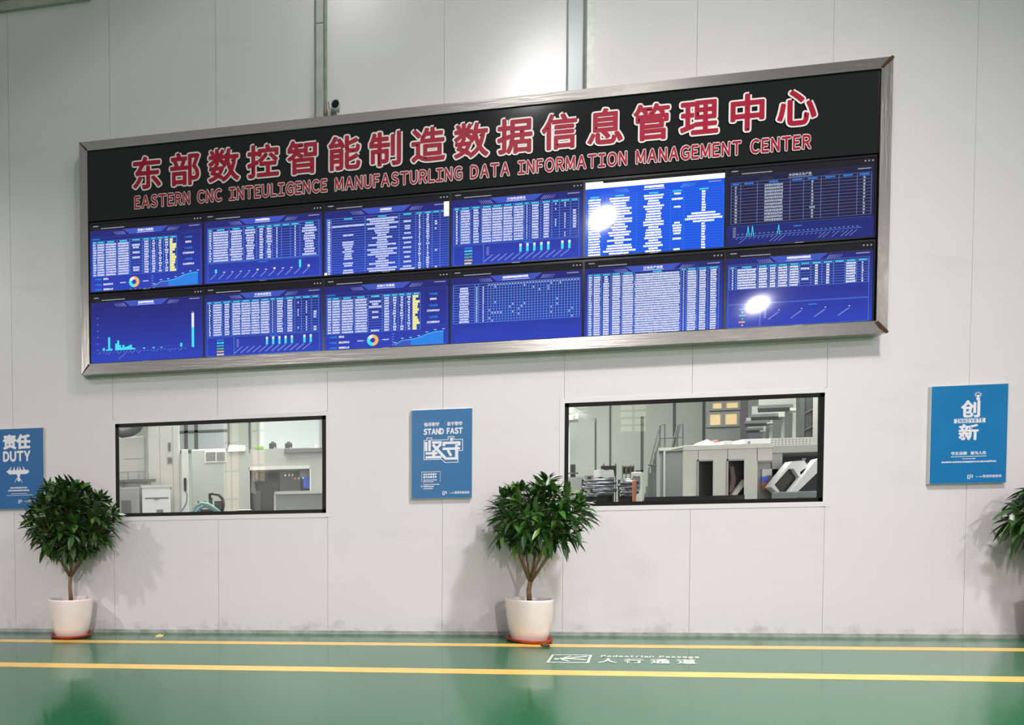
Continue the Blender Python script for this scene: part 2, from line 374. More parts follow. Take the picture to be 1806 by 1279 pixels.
# far side of the hall with its sunlit windows: mirrored in the panes
b = MB(); b.box(-30, 45, -30.2, -30, 0, 9); struct(b.build('wall_front', mat('hall_wall', rgb(190, 190, 184), .7)))
M['day'] = mat('daylight_pane', rgb(240, 225, 195), .4, emit=rgb(255, 236, 200), es=3.4)
for i, (x0, x1, z0, z1) in enumerate(((-3.0, -2.0, 1.5, 8.3), (-1.25, -.45, 4.2, 8.3), (19.2, 20.6, 6.4, 8.0), (16.4, 17.6, 7.4, 8.2))):
    w = struct(thing('window_%d' % (11+i), None, None, ((x0+x1)/2, -30, z0)))
    b = MB(); b.box(x0, x1, -29.995, -29.96, z0, z1); b.build('pane', M['day'], w)
    b = MB()
    for k in range(5): z = z0+(z1-z0)*k/4; b.box(x0, x1, -29.96, -29.9, z-.05, z+.05)
    for k in range(3): x = x0+(x1-x0)*k/2; b.box(x-.05, x+.05, -29.96, -29.9, z0, z1)
    b.build('window_frame', M['trim'], w)

# ------------------------------------------------------------ conduits and camera above the board
t = thing('cable_trunking', 'grey square cable trunking with a thin white pipe running down to the board', 'cable trunking', (.49, 0, 5.2))
b = MB(); b.box(.448, .524, -.06, 0, 5.206, 6.16); b.box(.448, .524, -.06, 0, 6.165, ZT); b.build('trunking_channel', M['duct'], t, True, .004)
b = MB(); b.tube([(.542, -.05, 5.33), (.542, -.05, ZT)], .0155, 12); b.build('pipe', M['ductw'], t, True, 0, True)
b = MB(); b.tube([(.542, -.05, 5.206), (.542, -.05, 5.33)], .018, 10); b.build('pipe_sleeve', mat('brass_sleeve', rgb(138, 128, 104), .4), t, True, 0, True)
t = thing('cable_trunking', 'white stained cable trunking beside a blue-grey strip above the board', 'cable trunking', (3.0, 0, 5.2))
b = MB(); b.box(2.972, 3.043, -.07, 0, 5.206, ZT); b.build('trunking_channel', M['ductw'], t, True, .004)
b = MB(); b.box(2.965, 3.05, -.085, 0, 5.2, 5.212); b.build('foot_flange', M['rust'], t, True)
b = MB(); b.box(2.826, 2.975, -.022, 0, 5.19, ZT); struct(b.build('trim_2', M['flash'], None, True, .008))
t = thing('security_camera', 'small white bullet security camera with two antennas on top of the steel frame', 'security camera', (.62, -.07, 5.205))
c = Vector((.632, -.13, 5.298))
b = MB(); d = Vector((-.12, -.9, -.25)).normalized()
b.tube([c-d*.15, c-d*.14, c, c+d*.005], [.022, .044, .047, .047], 20); b.build('camera_body', M['camw'], t, True, 0, False)
b = MB(); b.tube([c+d*.004, c+d*.012], [.036, .033], 20); b.build('lens', M['lens'], t, True)
b = MB(); b.tube([c-d*.1, (.66, -.05, 5.235), (.655, -.05, 5.206)], [.014, .014, .026], 10); b.build('mount', M['camw'], t, True, 0, True)
b = MB(); b.box(.565, .60, -.06, -.02, 5.24, 5.30); b.build('junction_box', M['camw'], t, True, .004)
for xx, lx in ((.585, -.012), (.672, -.012)):
    b = MB(); b.tube([(xx, -.05, 5.27), (xx+lx, -.05, 5.385)], [.005, .003], 6); b.build('antenna', M['wblack'], t, True)

# ------------------------------------------------------------ the display board
FX0, FX1, FZ0, FZ1 = -2.005, 5.473, 2.764, 5.196
IX0, IX1, IZ0, IZ1 = -1.922, 5.392, 2.878, 5.108
YO, YI = -.12, -.110
board = thing('display_board', 'long black sign board in a stainless steel frame with red Chinese heading', 'sign board', ((FX0+FX1)/2, 0, FZ0))
def rail(name, o0, o1, i0, i1, m):
    b = MB()
    # front face slopes inward from outer edge to inner edge; closed to the wall
    vs = [(o0[0], YO, o0[1]), (o1[0], YO, o1[1]), (i1[0], YI, i1[1]), (i0[0], YI, i0[1]),
          (o0[0], 0, o0[1]), (o1[0], 0, o1[1]), (i1[0], 0, i1[1]), (i0[0], 0, i0[1])]
    b.add(vs, [(0, 1, 2, 3), (0, 4, 5, 1), (3, 2, 6, 7), (4, 7, 6, 5), (0, 3, 7, 4), (1, 5, 6, 2)])
    return b.build(name, m, board, True)
O = [(FX0, FZ1), (FX1, FZ1), (FX1, FZ0), (FX0, FZ0)]; I = [(IX0, IZ1), (IX1, IZ1), (IX1, IZ0), (IX0, IZ0)]
rail('frame_rail', O[1], O[0], I[1], I[0], M['steel'])
rail('frame_rail', O[3], O[2], I[3], I[2], M['steel'])
rail('frame_rail', O[0], O[3], I[0], I[3], M['steelv'])
rail('frame_rail', O[2], O[1], I[2], I[1], M['steelv'])
for (o, i) in zip(O, I):                      # brown weld marks along each mitre
    b = MB(); dx, dz = i[0]-o[0], i[1]-o[1]; q = math.hypot(dx, dz); nx, nz = -dz/q, dx/q; w = .042 if o[0] > 0 else .012
    b.add([(o[0]+nx*w*.3, YO-.0015, o[1]+nz*w*.3), (o[0]-nx*w*.3, YO-.0015, o[1]-nz*w*.3), (i[0]-nx*w*.9-dx*.04, YI-.0015, i[1]-nz*w*.9-dz*.04), (i[0]+nx*w*.9-dx*.04, YI-.0015, i[1]+nz*w*.9-dz*.04)], [(0, 1, 2, 3), (3, 2, 1, 0)])
    b.build('weld_mark', M['rust'], board, True)
b = MB(); b.box(IX0, IX1, -.05, -.002, IZ0, 4.372); b.build('backing_panel', M['black'], board, True)
b = MB(); b.box(IX0, IX1, -.096, -.002, 4.376, IZ1); hp = b.build('header_panel', M['gloss'], board, True)
HEAD = '东部数控智能制造数据信息管理中心'
def heading(mi_w, y, mb):
    for i, ch in enumerate(HEAD):
        cx = -1.285+i*(4.728+1.285)/15; cz = 4.822+i*.0013; s = .383
        put(mb, ch, lambda a, b_, cx=cx, cz=cz: (cx+(a-.5)*s*.85, y, cz+(b_-.38)*s*.90), mi_w)
b = MB(); heading(.072, -.103, b); lw = b.build('heading_outline', M['white'], board, True); lw['label'] = 'white outline round the red Chinese heading'
b = MB(); heading(.026, -.1055, b); lr = b.build('heading_face', M['red'], lw, True); lr['label'] = 'red faces of the Chinese heading'
ENG = 'EASTERN CNC INTEULIGENCE MANUFASTURLING DATA INFORMATION MANAGEMENT CENTER'
b = MB(); text_wall(b, ENG, -1.415, 4.468, .118, -.103, .075, 4.845+1.415, .2); lw = b.build('subtitle_outline', M['white'], board, True); lw['label'] = 'pale outline of the English line'
b = MB(); text_wall(b, ENG, -1.415, 4.468, .118, -.1055, .026, 4.845+1.415, .2); lr = b.build('subtitle_face', M['red'], lw, True); lr['label'] = 'red letters of the English line'

# ------------------------------------------------------------ twelve screens
E_ = lambda r, g, b_, s=1.0, n='px': screen_mat(n, rgb(r, g, b_), s)
SM = [E_(34, 44, 150, 1, 'screen_blue'), E_(24, 22, 30, .8, 'screen_bar'), E_(232, 234, 255, 1, 'screen_white'), E_(212, 216, 255, 1.05, 'screen_lavender'),
      E_(98, 156, 240, 1, 'screen_line'), E_(70, 226, 250, 1, 'screen_cyan'), E_(246, 236, 150, 1, 'screen_yellow'), E_(28, 36, 116, 1, 'screen_navy'),
      E_(246, 186, 92, 1, 'screen_orange'), E_(80, 190, 150, 1, 'screen_green'), E_(44, 130, 230, 1, 'screen_azure'), E_(150, 160, 236, .8, 'screen_periwinkle'),
      E_(20, 84, 226, 1, 'screen_vivid_blue'), E_(22, 26, 62, 1, 'screen_dim_navy'), E_(255, 255, 255, 1.25, 'screen_bright_white'), E_(62, 84, 190, 1, 'screen_mid_blue'), E_(64, 70, 84, .8, 'screen_grey'), E_(180, 190, 205, .8, 'screen_dim_white')]  # brightest white of the pages: bar, blocks and lettering
SM += [E_(34+i, 36+i*3.4, 118+i*8, 1, 'screen_ground') for i in range(9)]
BLUE, BAR, WHT, LAV, LINE, CYAN, YEL, NAVY, ORA, GRN, AZU, PERI, VIV, DIM, BRW, MIDB, GRY, DWH = range(18)
SW, SHT = 1.196, .704
class Scr:
    def __init__(s, col, row):
        s.x0 = -1.9055+1.2165*col; s.z0 = 3.638 if row == 0 else 2.888
        s.b = MB(); s.r = random.Random(col*31+row*17+5); s.y = -.0905
    def q(s, u0, v0, u1, v1, m, l=1):
        s.b.rect(s.x0+u0*SW, s.x0+u1*SW, s.z0+v0*SHT, s.z0+v1*SHT, s.y-.0006*l, m)
    def pol(s, pts, m, l=1): s.b.poly([(s.x0+u*SW, s.z0+v*SHT) for u, v in pts], s.y-.0006*l, m)
    def seg(s, u0, v0, u1, v1, w, m, l=2):
        a = Vector((u0*SW, v0*SHT)); c = Vector((u1*SW, v1*SHT)); d = (c-a).normalized(); n = Vector((-d.y, d.x))*w/2
        s.b.add([(s.x0+p.x, s.y-.0006*l, s.z0+p.y) for p in (a-n, c-n, c+n, a+n)], [(0, 1, 2, 3)], m)
    def chars(s, u0, u1, v0, v1, m, l=3, fill=.86):
        h = (v1-v0)*SHT; x = u0*SW; e1 = u1*SW
        while x < e1-h*.25:
            w = min(h*s.r.uniform(.45, .95), e1-x)
            a = s.r.uniform(0, .16)*h; c = s.r.uniform(0, .12)*h
            s.b.rect(s.x0+x, s.x0+x+w, s.z0+v0*SHT+a, s.z0+v1*SHT-c, s.y-.0006*l, m)
            x += w+h*(1-fill)*s.r.uniform(.5, 1.3)
    def text(s, t, u, v, h, m, bold=.03, center=True, l=3, wide=None):
        mb = MB(); cj = ord(t[0]) > 0x2000
        wd = wide*SW if wide else len(t)*h*SHT*(1.0 if cj else .62)
        text_wall(mb, t, s.x0+u*SW-(wd/2 if center else 0), s.z0+v*SHT, h*SHT, s.y-.0006*l, bold, wd, .05, 0, cj)
        s.b.add(mb.v, mb.f, m)
    def ground(s, m=BLUE, top=None, bar=True, title=None, tw=.13, tcol=WHT, deco=PERI):
        s.q(0, 0, 1, 1, BAR, 0); s.q(0, 0, 1, .90, m, 1)
        if m == BLUE:
            for i in range(9): s.q(0, .1*i, 1, .1*i+.1, 18+8-i, 1.4)
        s.pol([(.30, .90), (.70, .90), (.64, .82), (.36, .82)], top if top is not None else MIDB, 2)
        if bar:
            s.q(0, .90, 1, .9035, GRY, 3); s.chars(.03, .075, .962, .978, DWH); s.chars(.10, .31, .924, .938, DWH)
            for u in (.935, .96, .985): s.q(u-.005, .955, u+.005, .972, DWH, 3)
            s.q(.045, .925, .053, .939, GRY, 3); s.q(.07, .925, .078, .939, GRY, 3)
        for i in range(7):
            if i > 0: s.seg(.20+i*.016, .872, .225+i*.016, .822, .0025+i*.0007, deco, 3)
            if i < 6: s.seg(.69+i*.016, .822, .715+i*.016, .872, .0065-i*.0007, deco, 3)
        if title: s.text(title, .5, .848, .036, tcol, .04, True, 4, tw)
        else: s.chars(.5-tw/2, .5+tw/2, .85, .884, tcol, 4, .93)
        s.q(.5-tw/2-.005, .832, .5+tw/2+.005, .838, tcol, 4)
        s.chars(.885, .975, .862, .876, DWH, 4)
    def table(s, us, v1, v0, rows, fills, hdr=CYAN, line=LINE, tx=LAV, lw=.0032, hl=1):
        rh = (v1-v0)/(rows+hl)
        for i in range(rows+hl+1): s.seg(us[0], v1-i*rh, us[-1], v1-i*rh, lw*.75, line, 2)
        for u in us: s.seg(u, v0, u, v1, lw, line, 2)
        for c in range(len(us)-1):
            a, e = us[c], us[c+1]; mid = (a+e)/2; w = e-a
            if hl and hdr is not None: s.chars(mid-min(.033, w*.36), mid+min(.033, w*.36), v1-hl*rh+rh*.2, v1-hl*rh+rh*.8, hdr)
            f = fills[c]
            for i in range(rows):
                va = v1-(i+1+hl)*rh+rh*.14; vb = va+rh*.74
                if f is None: continue
                if callable(f):
                    k = f(i, s.r)
                    if not k: continue
                    hw = k*w/2
                else: hw = f*w/2
                m = tx
                s.chars(mid-hw, mid+hw, va, vb, m)
    def diag(s, us, vb, du, dv, m=PERI, w=.008):
        for u in us: s.seg(u-du, vb-dv, u, vb, w, m, 3)
    def done(s, label):
        x0, z0 = s.x0, s.z0; t = thing('wall_screen', label, 'screen', (x0+SW/2, 0, z0), 'video wall screens')
        b = MB(); g = .0098
        b.box(x0-g, x0+SW+g, -.0895, -.052, z0-.012, z0+SHT+.02)
        b.build('bezel_case', M['bezel'], t, True)
        b = MB(); y0, y1 = -.0965, -.0895
        b.box(x0-g, x0+SW+g, y0, y1, z0+SHT, z0+SHT+.02); b.box(x0-g, x0+SW+g, y0, y1, z0-.012, z0); b.box(x0-g, x0, y0, y1, z0, z0+SHT); b.box(x0+SW, x0+SW+g, y0, y1, z0, z0+SHT)
        b.build('bezel', M['bezel'], t, True)
        b = MB(); b.rect(x0+SW*.47, x0+SW*.53, z0-.0085, z0-.004, -.0967); b.build('maker_mark', M['duct'], t, True)
        s.b.build('display', SM, t, True)
one = lambda p, w: (lambda i, r: w if r.random() < p else 0)
def var(lo, hi, p=1): return lambda i, r: r.uniform(lo, hi) if r.random() < p else 0

def order_screen(s):
    s.ground(title='采购订单跟踪', tw=.14)
    us = [.022, .06, .132, .245, .358, .472, .544, .6, .66, .714, .777]
    s.table(us, .745, .225, 13, [.7, .85, .82, .85, var(.4, .9, .4), .55, var(.3, .6), var(.2, .5), var(.2, .6), None])
    rh = .52/14
    for i in range(13):
        v = .745-(i+2)*rh; s.q(.716, v+.002, .716+s.r.uniform(.02, .056), v+rh-.002, YEL, 3)
    s.chars(.022, .09, .765, .785, AZU)
    for u0, v0, u1, v1 in ((.015, .01, .99, .80), (.80, .27, .985, .77)):
        s.seg(u0, v0, u1, v0, .002, MIDB); s.seg(u0, v1, u1, v1, .002, MIDB); s.seg(u0, v0, u0, v1, .002, MIDB); s.seg(u1, v0, u1, v1, .002, MIDB)
    for a, n, v in (('下单笔数', '8663', .69), ('下单总数', '1710642.0', .53), ('入库总数', '1116809.0', .37)):
        s.text(a, .878, v, .034, AZU, .03, True, 3, .072); s.text(n, .878, v-.065, .024, WHT, .06, True, 3, .05 if len(n) < 6 else .098)
    for a, n, v in (('下单笔数', '8621', .165), ('下单笔数', '861067.6', .085), ('入库笔数', '858811.6', .01)):
        s.text(a, .033, v, .034, AZU, .03, False, 3, .07); s.text(n, .118, v+.006, .024, WHT, .06, False, 3, .045 if len(n) < 6 else .085)
    cu, cv, n = .395, .11, 28
    for i in range(n):
        a0, a1 = math.pi/2-2*math.pi*i/n, math.pi/2-2*math.pi*(i+1)/n
        f = lambda a, r: (cu+r*math.cos(a)/SW, cv+r*math.sin(a)/SHT)
        s.pol([f(a0, .024), f(a0, .056), f(a1, .056), f(a1, .024)], ORA if i < n//2 else (CYAN if i < n*.8 else WHT), 3)
    s.seg(.27, cv, .345, cv, .002, PERI); s.seg(.445, cv, .53, cv, .002, PERI); s.chars(.27, .32, cv-.008, cv+.008, LAV); s.chars(.475, .525, cv-.008, cv+.008, LAV)
    pts = [(.575, .03), (.635, .085), (.70, .09), (.765, .11), (.83, .155), (.895, .18), (.96, .185)]
    for (a, c), (d, e) in zip(pts, pts[1:]):
        s.pol([(a, .012), (d, .012), (d, e), (a, c)], AZU if d > .72 else MIDB, 3); s.seg(a, c, d, e, .005, CYAN, 4)
    for a, c in pts: s.chars(a-.01, a+.01, c+.022, c+.034, LAV)
    for i in range(5): s.chars(.55, .567, .03+i*.036, .042+i*.036, PERI)
    s.seg(.55, .012, .97, .012, .002, PERI)
def plan_screen(s, part):
    s.ground(title='计划完成情况', tw=.14)
    us = [.02, .07, .152, .235, .315, .398, .478, .561, .603, .687, .77, .826, .909, .97]
    s.table(us, .80, .295, 13, [.3, .85, .5, .85, .9, .85, .85, .15, .58, .5, one(.3, .15), one(.9, .1), (lambda i, r: .4 if 2 < i < 10 else 0) if part else one(.25, .4)])
    for u0, v0, u1, v1 in ((.02, .005, .25, .275), (.255, .005, .975, .275)):
        s.seg(u0, v0, u1, v0, .002, LINE); s.seg(u0, v1, u1, v1, .002, LINE); s.seg(u0, v0, u0, v1, .002, LINE); s.seg(u1, v0, u1, v1, .002, LINE)
    for i, m in enumerate((AZU, CYAN, GRN, GRN, ORA, YEL)): s.chars(.105, .165, .225-i*.042, .25-i*.042, m)
    s.diag([.325+.0525*i for i in range(12)], .125, .068, .09)
    for i in (4, 5, 6, 7, 8, 10, 11): s.q(.325+.0525*i-.009, .135, .325+.0525*i+.009, .245, CYAN, 3); s.q(.325+.0525*i-.009, .21, .325+.0525*i+.009, .245, WHT, 4)
    for i in range(8): s.chars(.275, .295, .12+i*.015, .129+i*.015, PERI)
    s.chars(.56, .63, .245, .262, AZU)

s = Scr(0, 0); order_screen(s)
for i in range(6): s.q(.36+i*.042, -.012, .37+i*.042, .006, WHT, 6)
s.done('wall screen, left end of top row, ring chart, dots along its lower edge')
s = Scr(1, 0); s.ground(tw=.12)
us = [.035, .07, .215, .34, .45, .53, .583, .66, .735, .815, .97]
s.table(us, .785, .305, 12, [.55, .88, var(.65, .9), var(.4, .8), .4, var(.5, .85), .12, None, .12, var(.45, .85)])
for u0, v0, u1, v1 in ((.03, .012, .98, .285), (.03, .30, .98, .80)):
    s.seg(u0, v0, u1, v0, .002, LINE); s.seg(u0, v1, u1, v1, .002, LINE); s.seg(u0, v0, u0, v1, .002, LINE); s.seg(u1, v0, u1, v1, .002, LINE)
hs = (.055, .012, .009, .009, .006, .022, .01, .026, .012, .012, .11, .03)
for i, h in enumerate(hs): s.q(.10+.0715*i-.009, .145, .10+.0715*i+.009, .145+h, CYAN if h > .05 else WHT, 3)
s.diag([.10+.0715*i for i in range(12)], .13, .05, .075); s.chars(.46, .54, .255, .27, AZU)
s.done('wall screen second in the top row, pale table above a row of tiny bars')
s = Scr(2, 0); s.ground(BLUE, tw=.09)
us = [.02, .057, .333, .607, .739, .80, .868, .93, 1.0]
s.table(us, .79, .0, 23, [.6, lambda i, r: .95 if i == 2 else (r.uniform(.2, .36) if i > 5 and r.random() < .5 else 0), var(.15, .95), var(.3, .9, .55), var(.15, .4), var(.15, .4), one(.25, .3), None])
s.q(.96, .70, 1.0, .90, BRW, 5); s.q(0, 0, .022, .035, BRW, 5)
s.done('wall screen third in the top row, white block in its upper right corner')
s = Scr(3, 0); plan_screen(s, True)
s.done('wall screen fourth in the top row, dense table above seven cyan bars')
s = Scr(4, 0); s.ground(VIV, VIV, False, tw=.14, tcol=BRW, deco=LINE)
s.q(.0, .90, 1, .965, BRW, 3); s.q(0, .90, .13, .99, BRW, 3)
s.table([.01, .128, .377, .62, .714, .995], .80, 0, 22, [var(.72, .8), var(.2, .98), var(.25, .65), var(.4, .9, .42), lambda i, r: r.uniform(.5, .95) if 7 < i < 12 else .1], CYAN, AZU, BRW)
s.done('brightest wall screen, vivid blue with white bar, fifth in the top row')
s = Scr(5, 0); s.ground(DIM, DIM, True, '车间每日生产量', .155, DWH, GRY)
s.q(0, 0, 1, .26, NAVY, 2); s.table([.03, .095, .21, .434, .526, .643, .763, .883, .978], .82, .29, 12, [.25, None, .56, None, lambda i, r: .12 if i != 8 else .3, None, None, .14], AZU, PERI, DWH, .0024)
s.seg(.02, .012, .02, .26, .002, LINE); s.seg(.02, .26, .98, .26, .002, LINE); s.seg(.98, .012, .98, .26, .002, LINE); s.seg(.02, .012, .98, .012, .002, LINE)
s.seg(.07, .115, .92, .13, .0045, AZU, 3)
for u, h in ((.15, .13), (.18, .13), (.36, .12)): s.seg(u-.008, .118, u, .118+h, .005, CYAN, 4); s.seg(u, .118+h, u+.008, .118, .005, CYAN, 4)
for i in range(28):
    u = .08+i*.03; L = .05 if i in (2, 9, 10, 11, 20, 21, 23, 25, 26, 27) else .014
    s.seg(u-L, .105-L*1.4, u, .108, .004, PERI, 3); s.q(u-.006, .145, u+.006, .152, DWH, 3)
s.chars(.46, .52, .20, .216, AZU)
for i in range(7): s.chars(.045, .065, .11+i*.02, .12+i*.02, DWH)
s.done('darkest wall screen, top row right end, line chart with three spikes')
s = Scr(0, 1); s.ground(BLUE, tw=.14)
for u, h in ((.115, .045), (.145, .02), (.164, .20), (.184, .03), (.228, .10), (.246, .145), (.262, .075), (.278, .035), (.293, .075), (.308, .04), (.32, .045), (.335, .05), (.347, .06), (.362, .07), (.38, .025), (.395, .015), (.48, .018), (.565, .018), (.635, .012), (.81, .055)):
    s.q(u-.009, .175, u+.009, .175+h, CYAN, 3)
s.q(.902, .16, .924, .66, CYAN, 3); s.q(.902, .45, .924, .66, WHT, 4); s.chars(.905, .922, .67, .682, PERI)
for i in range(6): s.chars(.055, .068, .185+i*.095, .197+i*.095, PERI)
for i in range(40): s.q(.08+i*.0205, .195, .083+i*.0205, .2, PERI, 3)
for i in range(26):
    L = .085 if i == 8 else R_.choice((.012, .02, .03)); u = .09+i*.0305; s.seg(u-L, .155-L*1.35, u, .16, .004, PERI, 3)
s.done('wall screen at the left end of the bottom row, one tall cyan bar at right')
s = Scr(1, 1); plan_screen(s, False)
s.done('wall screen second in the bottom row, dense table above seven cyan bars')
s = Scr(2, 1); order_screen(s)
s.done('wall screen third in the bottom row, table with yellow column and ring chart')
s = Scr(3, 1); s.ground(BLUE, tw=.20)
us = [.02, .188, .215, .288]+[.288+i*.0224 for i in range(1, 32)]
s.table(us, .80, .27, 14, [var(.38, .46), .3, .12]+[one(.06, .3)]*31, None, LINE, LAV, .0042)
for i in range(31): s.q(.294+i*.0224, .772, .302+i*.0224, .786, LAV, 3)
s.done('wall screen fourth in the bottom row, showing a fine empty grid')
s = Scr(4, 1); s.ground(BLUE, title='订单生产进度', tw=.14)
s.table([.025, .062, .125, .196, .273, .364, .70, .74, .817, .892, .97], .825, 0, 26, [.62, .74, lambda i, r: .6 if i > 2 else .4, .75, .85, var(.94, .97), .12, .8, .6, .55], CYAN, LINE, WHT)
s.done('wall screen fifth in the bottom row, filled to its edge with white text')
s = Scr(5, 1); s.ground(BLUE, tw=.16)
s.table([.025, .07, .22, .295, .355, .432, .51, .585, .66, .738, .815, .892, .97], .80, .50, 8, [.18, .86, .76, .65, .8, .8, var(.5, .85, .45), .26, .26, None, .82, .14], CYAN, LINE, WHT)
for u0, v0, u1, v1 in ((.018, .005, .24, .30), (.245, .005, .975, .30), (.018, .31, .975, .82)):
    s.seg(u0, v0, u1, v0, .002, LINE); s.seg(u0, v1, u1, v1, .002, LINE); s.seg(u0, v0, u0, v1, .002, LINE); s.seg(u1, v0, u1, v1, .002, LINE)
for i, m in enumerate((AZU, CYAN, GRN, GRN, ORA, YEL)): s.chars(.115-(.02 if i in (0, 2, 4) else 0), .115+(.025 if i in (0, 2, 4) else .012), .23-i*.042, .252-i*.042, m)
s.diag([.37, .525, .685, .845], .18, .072, .09)
for u in (.372, .527, .687, .847): s.q(u-.004, .20, u+.004, .212, LAV, 3)
for i in range(8): s.chars(.268, .285, .11+i*.018, .12+i*.018, PERI)
s.chars(.57, .63, .245, .262, AZU)
s.done('wall screen at the right end of the bottom row, short table above four slanting strokes')

# ------------------------------------------------------------ posters
def poster(name_label, x0, x1, z0, z1, pm, draw):
    t = thing('poster', name_label, 'poster', ((x0+x1)/2, 0, z0), 'blue slogan posters')
    b = MB(); b.box(x0, x1, -.028, -.0015, z0, z1); b.build('poster_edge', M['alu'], t, True, .002)
    b = MB(); b.rect(x0+.004, x1-.004, z0+.004, z1-.004, -.0286); b.build('poster_face', pm, t, True)
    b = MB(); draw(b, lambda u: x0+u*(x1-x0), lambda v: z0+v*(z1-z0)); b.build('poster_print', M['pink'], t, True)
YP = -.0294
def logo(b, X, Z, u0, v0, k=1.0):             # square emblem, two short marks and a line of characters
    b.rect(X(u0), X(u0+.07), Z(v0+.03), Z(v0+.036), YP); b.rect(X(u0), X(u0+.012), Z(v0-.005), Z(v0+.036), YP)
    b.rect(X(u0+.026), X(u0+.036), Z(v0), Z(v0+.024), YP); b.rect(X(u0+.026), X(u0+.05), Z(v0+.018), Z(v0+.024), YP); b.rect(X(u0+.05), X(u0+.07), Z(v0+.008), Z(v0+.016), YP)
    b.rect(X(u0+.062), X(u0+.07), Z(v0+.012), Z(v0+.036), YP)
    b.rect(X(u0+.012), X(u0+.035), Z(v0-.006), Z(v0), YP)
    b.rect(X(u0+.115), X(u0+.13), Z(v0+.012), Z(v0+.019), YP); blobs(b, X(u0+.15), X(u0+.19), Z(v0+.01), Z(v0+.022), YP)
    text_wall(b, '数控科技股份', X(u0+.2), Z(v0+.004), (Z(.03)-Z(0)), YP, .03, X(.24)-X(0), .06, 0, True)
def d_duty(b, XX, Z):
    X = lambda u: XX(.486+(u-.355)*1.22)
    text_wall(b, '责任', XX(.203), Z(.745), (Z(.18)-Z(0)), YP, .055, XX(.537)-XX(0), .02, 0, True)
    text_wall(b, 'DUTY', XX(.21), Z(.60), (Z(.115)-Z(0)), YP, .05, XX(.52)-XX(0), .16)
    b.prism([(X(.19), Z(.455)), (X(.22), Z(.435)), (X(.50), Z(.435)), (X(.54), Z(.46)), (X(.53), Z(.485)), (X(.2), Z(.485)), (X(.17), Z(.47))], YP, YP+.0004)
    for u, du in ((.22, .03), (.29, .01), (.35, 0), (.40, -.025), (.46, -.03)):
        b.ply([(X(u-.012), YP, Z(.485)), (X(u+.018), YP, Z(.485)), (X(u+du+.006), YP, Z(.535))], [(0, 1, 2)])
    b.prism([(X(.345), Z(.36)), (X(.375), Z(.34)), (X(.395), Z(.36)), (X(.385), Z(.40)), (X(.40), Z(.435)), (X(.335), Z(.435)), (X(.355), Z(.40))], YP, YP+.0004)
    b.ply([(X(.35), YP, Z(.39)), (X(.34), YP, Z(.39)), (X(.30), YP, Z(.335)), (X(.306), YP, Z(.332))], [(0, 1, 2, 3)]); b.ply([(X(.385), YP, Z(.39)), (X(.43), YP, Z(.335)), (X(.424), YP, Z(.332)), (X(.38), YP, Z(.38))], [(0, 1, 2, 3)])
    for u0, u1, v in ((.23, .50, .255), (.195, .535, .222)): blobs(b, X(u0), X(u1), Z(v), Z(v+.022), YP)
    b.rect(X(.25), X(.5), Z(.193), Z(.198), YP); b.rect(X(.175), X(.59), Z(.172), Z(.177), YP)
    logo(b, XX, Z, .49, .08)
def d_fast(b, X, Z):
    cw = Z(.045)-Z(0)
    text_wall(b, '恪尽职守', X(.21), Z(.81), cw, YP, .04, X(.25)-X(0), .04, 0, True); text_wall(b, '忠于职守', X(.585), Z(.81), cw, YP, .04, X(.25)-X(0), .04, 0, True)
    text_wall(b, 'STAND FAST', X(.205), Z(.722), Z(.06)-Z(0), YP, .055, X(.63)-X(0), .13)
    p = [(.21, .44), (.50, .44), (.555, .402), (.765, .402), (.765, .53), (.84, .53), (.84, .655), (.70, .655), (.70, .688), (.605, .688), (.605, .655), (.335, .655), (.335, .682), (.255, .682), (.255, .655), (.21, .655)]
    for (a, c), (d, e) in zip(p, p[1:]+p[:1]):
        A = Vector((X(a), Z(c))); B = Vector((X(d), Z(e))); t = (B-A).normalized(); n = Vector((-t.y, t.x))*.0032; A -= t*.0032; B += t*.0032
        b.ply([(q.x, YP, q.y) for q in (A-n, B-n, B+n, A+n)], [(0, 1, 2, 3)])
    def bar(u0, v0, u1, v1, w=.05):
        A = Vector((X(u0), Z(v0))); B = Vector((X(u1), Z(v1))); t = (B-A).normalized(); n = Vector((-t.y, t.x))*w*.25
        b.ply([(q.x, YP, q.y) for q in (A-n, B-n, B+n, A+n)], [(0, 1, 2, 3)])
    bar(.243, .535, .243, .64); bar(.30, .535, .30, .66)                      # left character
    bar(.34, .628, .50, .628); bar(.355, .605, .56, .45, .055); bar(.49, .61, .39, .545); bar(.235, .51, .43, .51); bar(.235, .465, .50, .465); bar(.37, .47, .37, .545, .06)
    bar(.66, .64, .66, .675, .055); bar(.515, .62, .80, .62); bar(.535, .585, .535, .63); bar(.785, .585, .785, .63)   # right character
    bar(.515, .555, .80, .555); bar(.74, .43, .74, .60); bar(.55, .445, .76, .445); bar(.60, .54, .655, .475)
    for u0, v0, u1, v1 in ((.17, .30, .48, .305), (.17, .19, .175, .305), (.475, .19, .48, .305)): b.rect(X(u0), X(u1), Z(v0), Z(v1), YP)
    for v, h, u1 in ((.262, .024, .42), (.232, .024, .42), (.205, .012, .425), (.186, .012, .365), (.155, .012, .46), (.13, .018, .38), (.108, .012, .365)): blobs(b, X(.2), X(u1), Z(v), Z(v+h), YP)
    for k in range(8):
        a0, a1 = k*math.pi/4, (k+1)*math.pi/4; f = lambda a, r: (X(.172)+r*math.cos(a), YP, Z(.143)+r*math.sin(a))
        b.ply([f(a0, .006), f(a0, .0095), f(a1, .0095), f(a1, .006)], [(0, 1, 2, 3)])
    logo(b, X, Z, .515, .045)
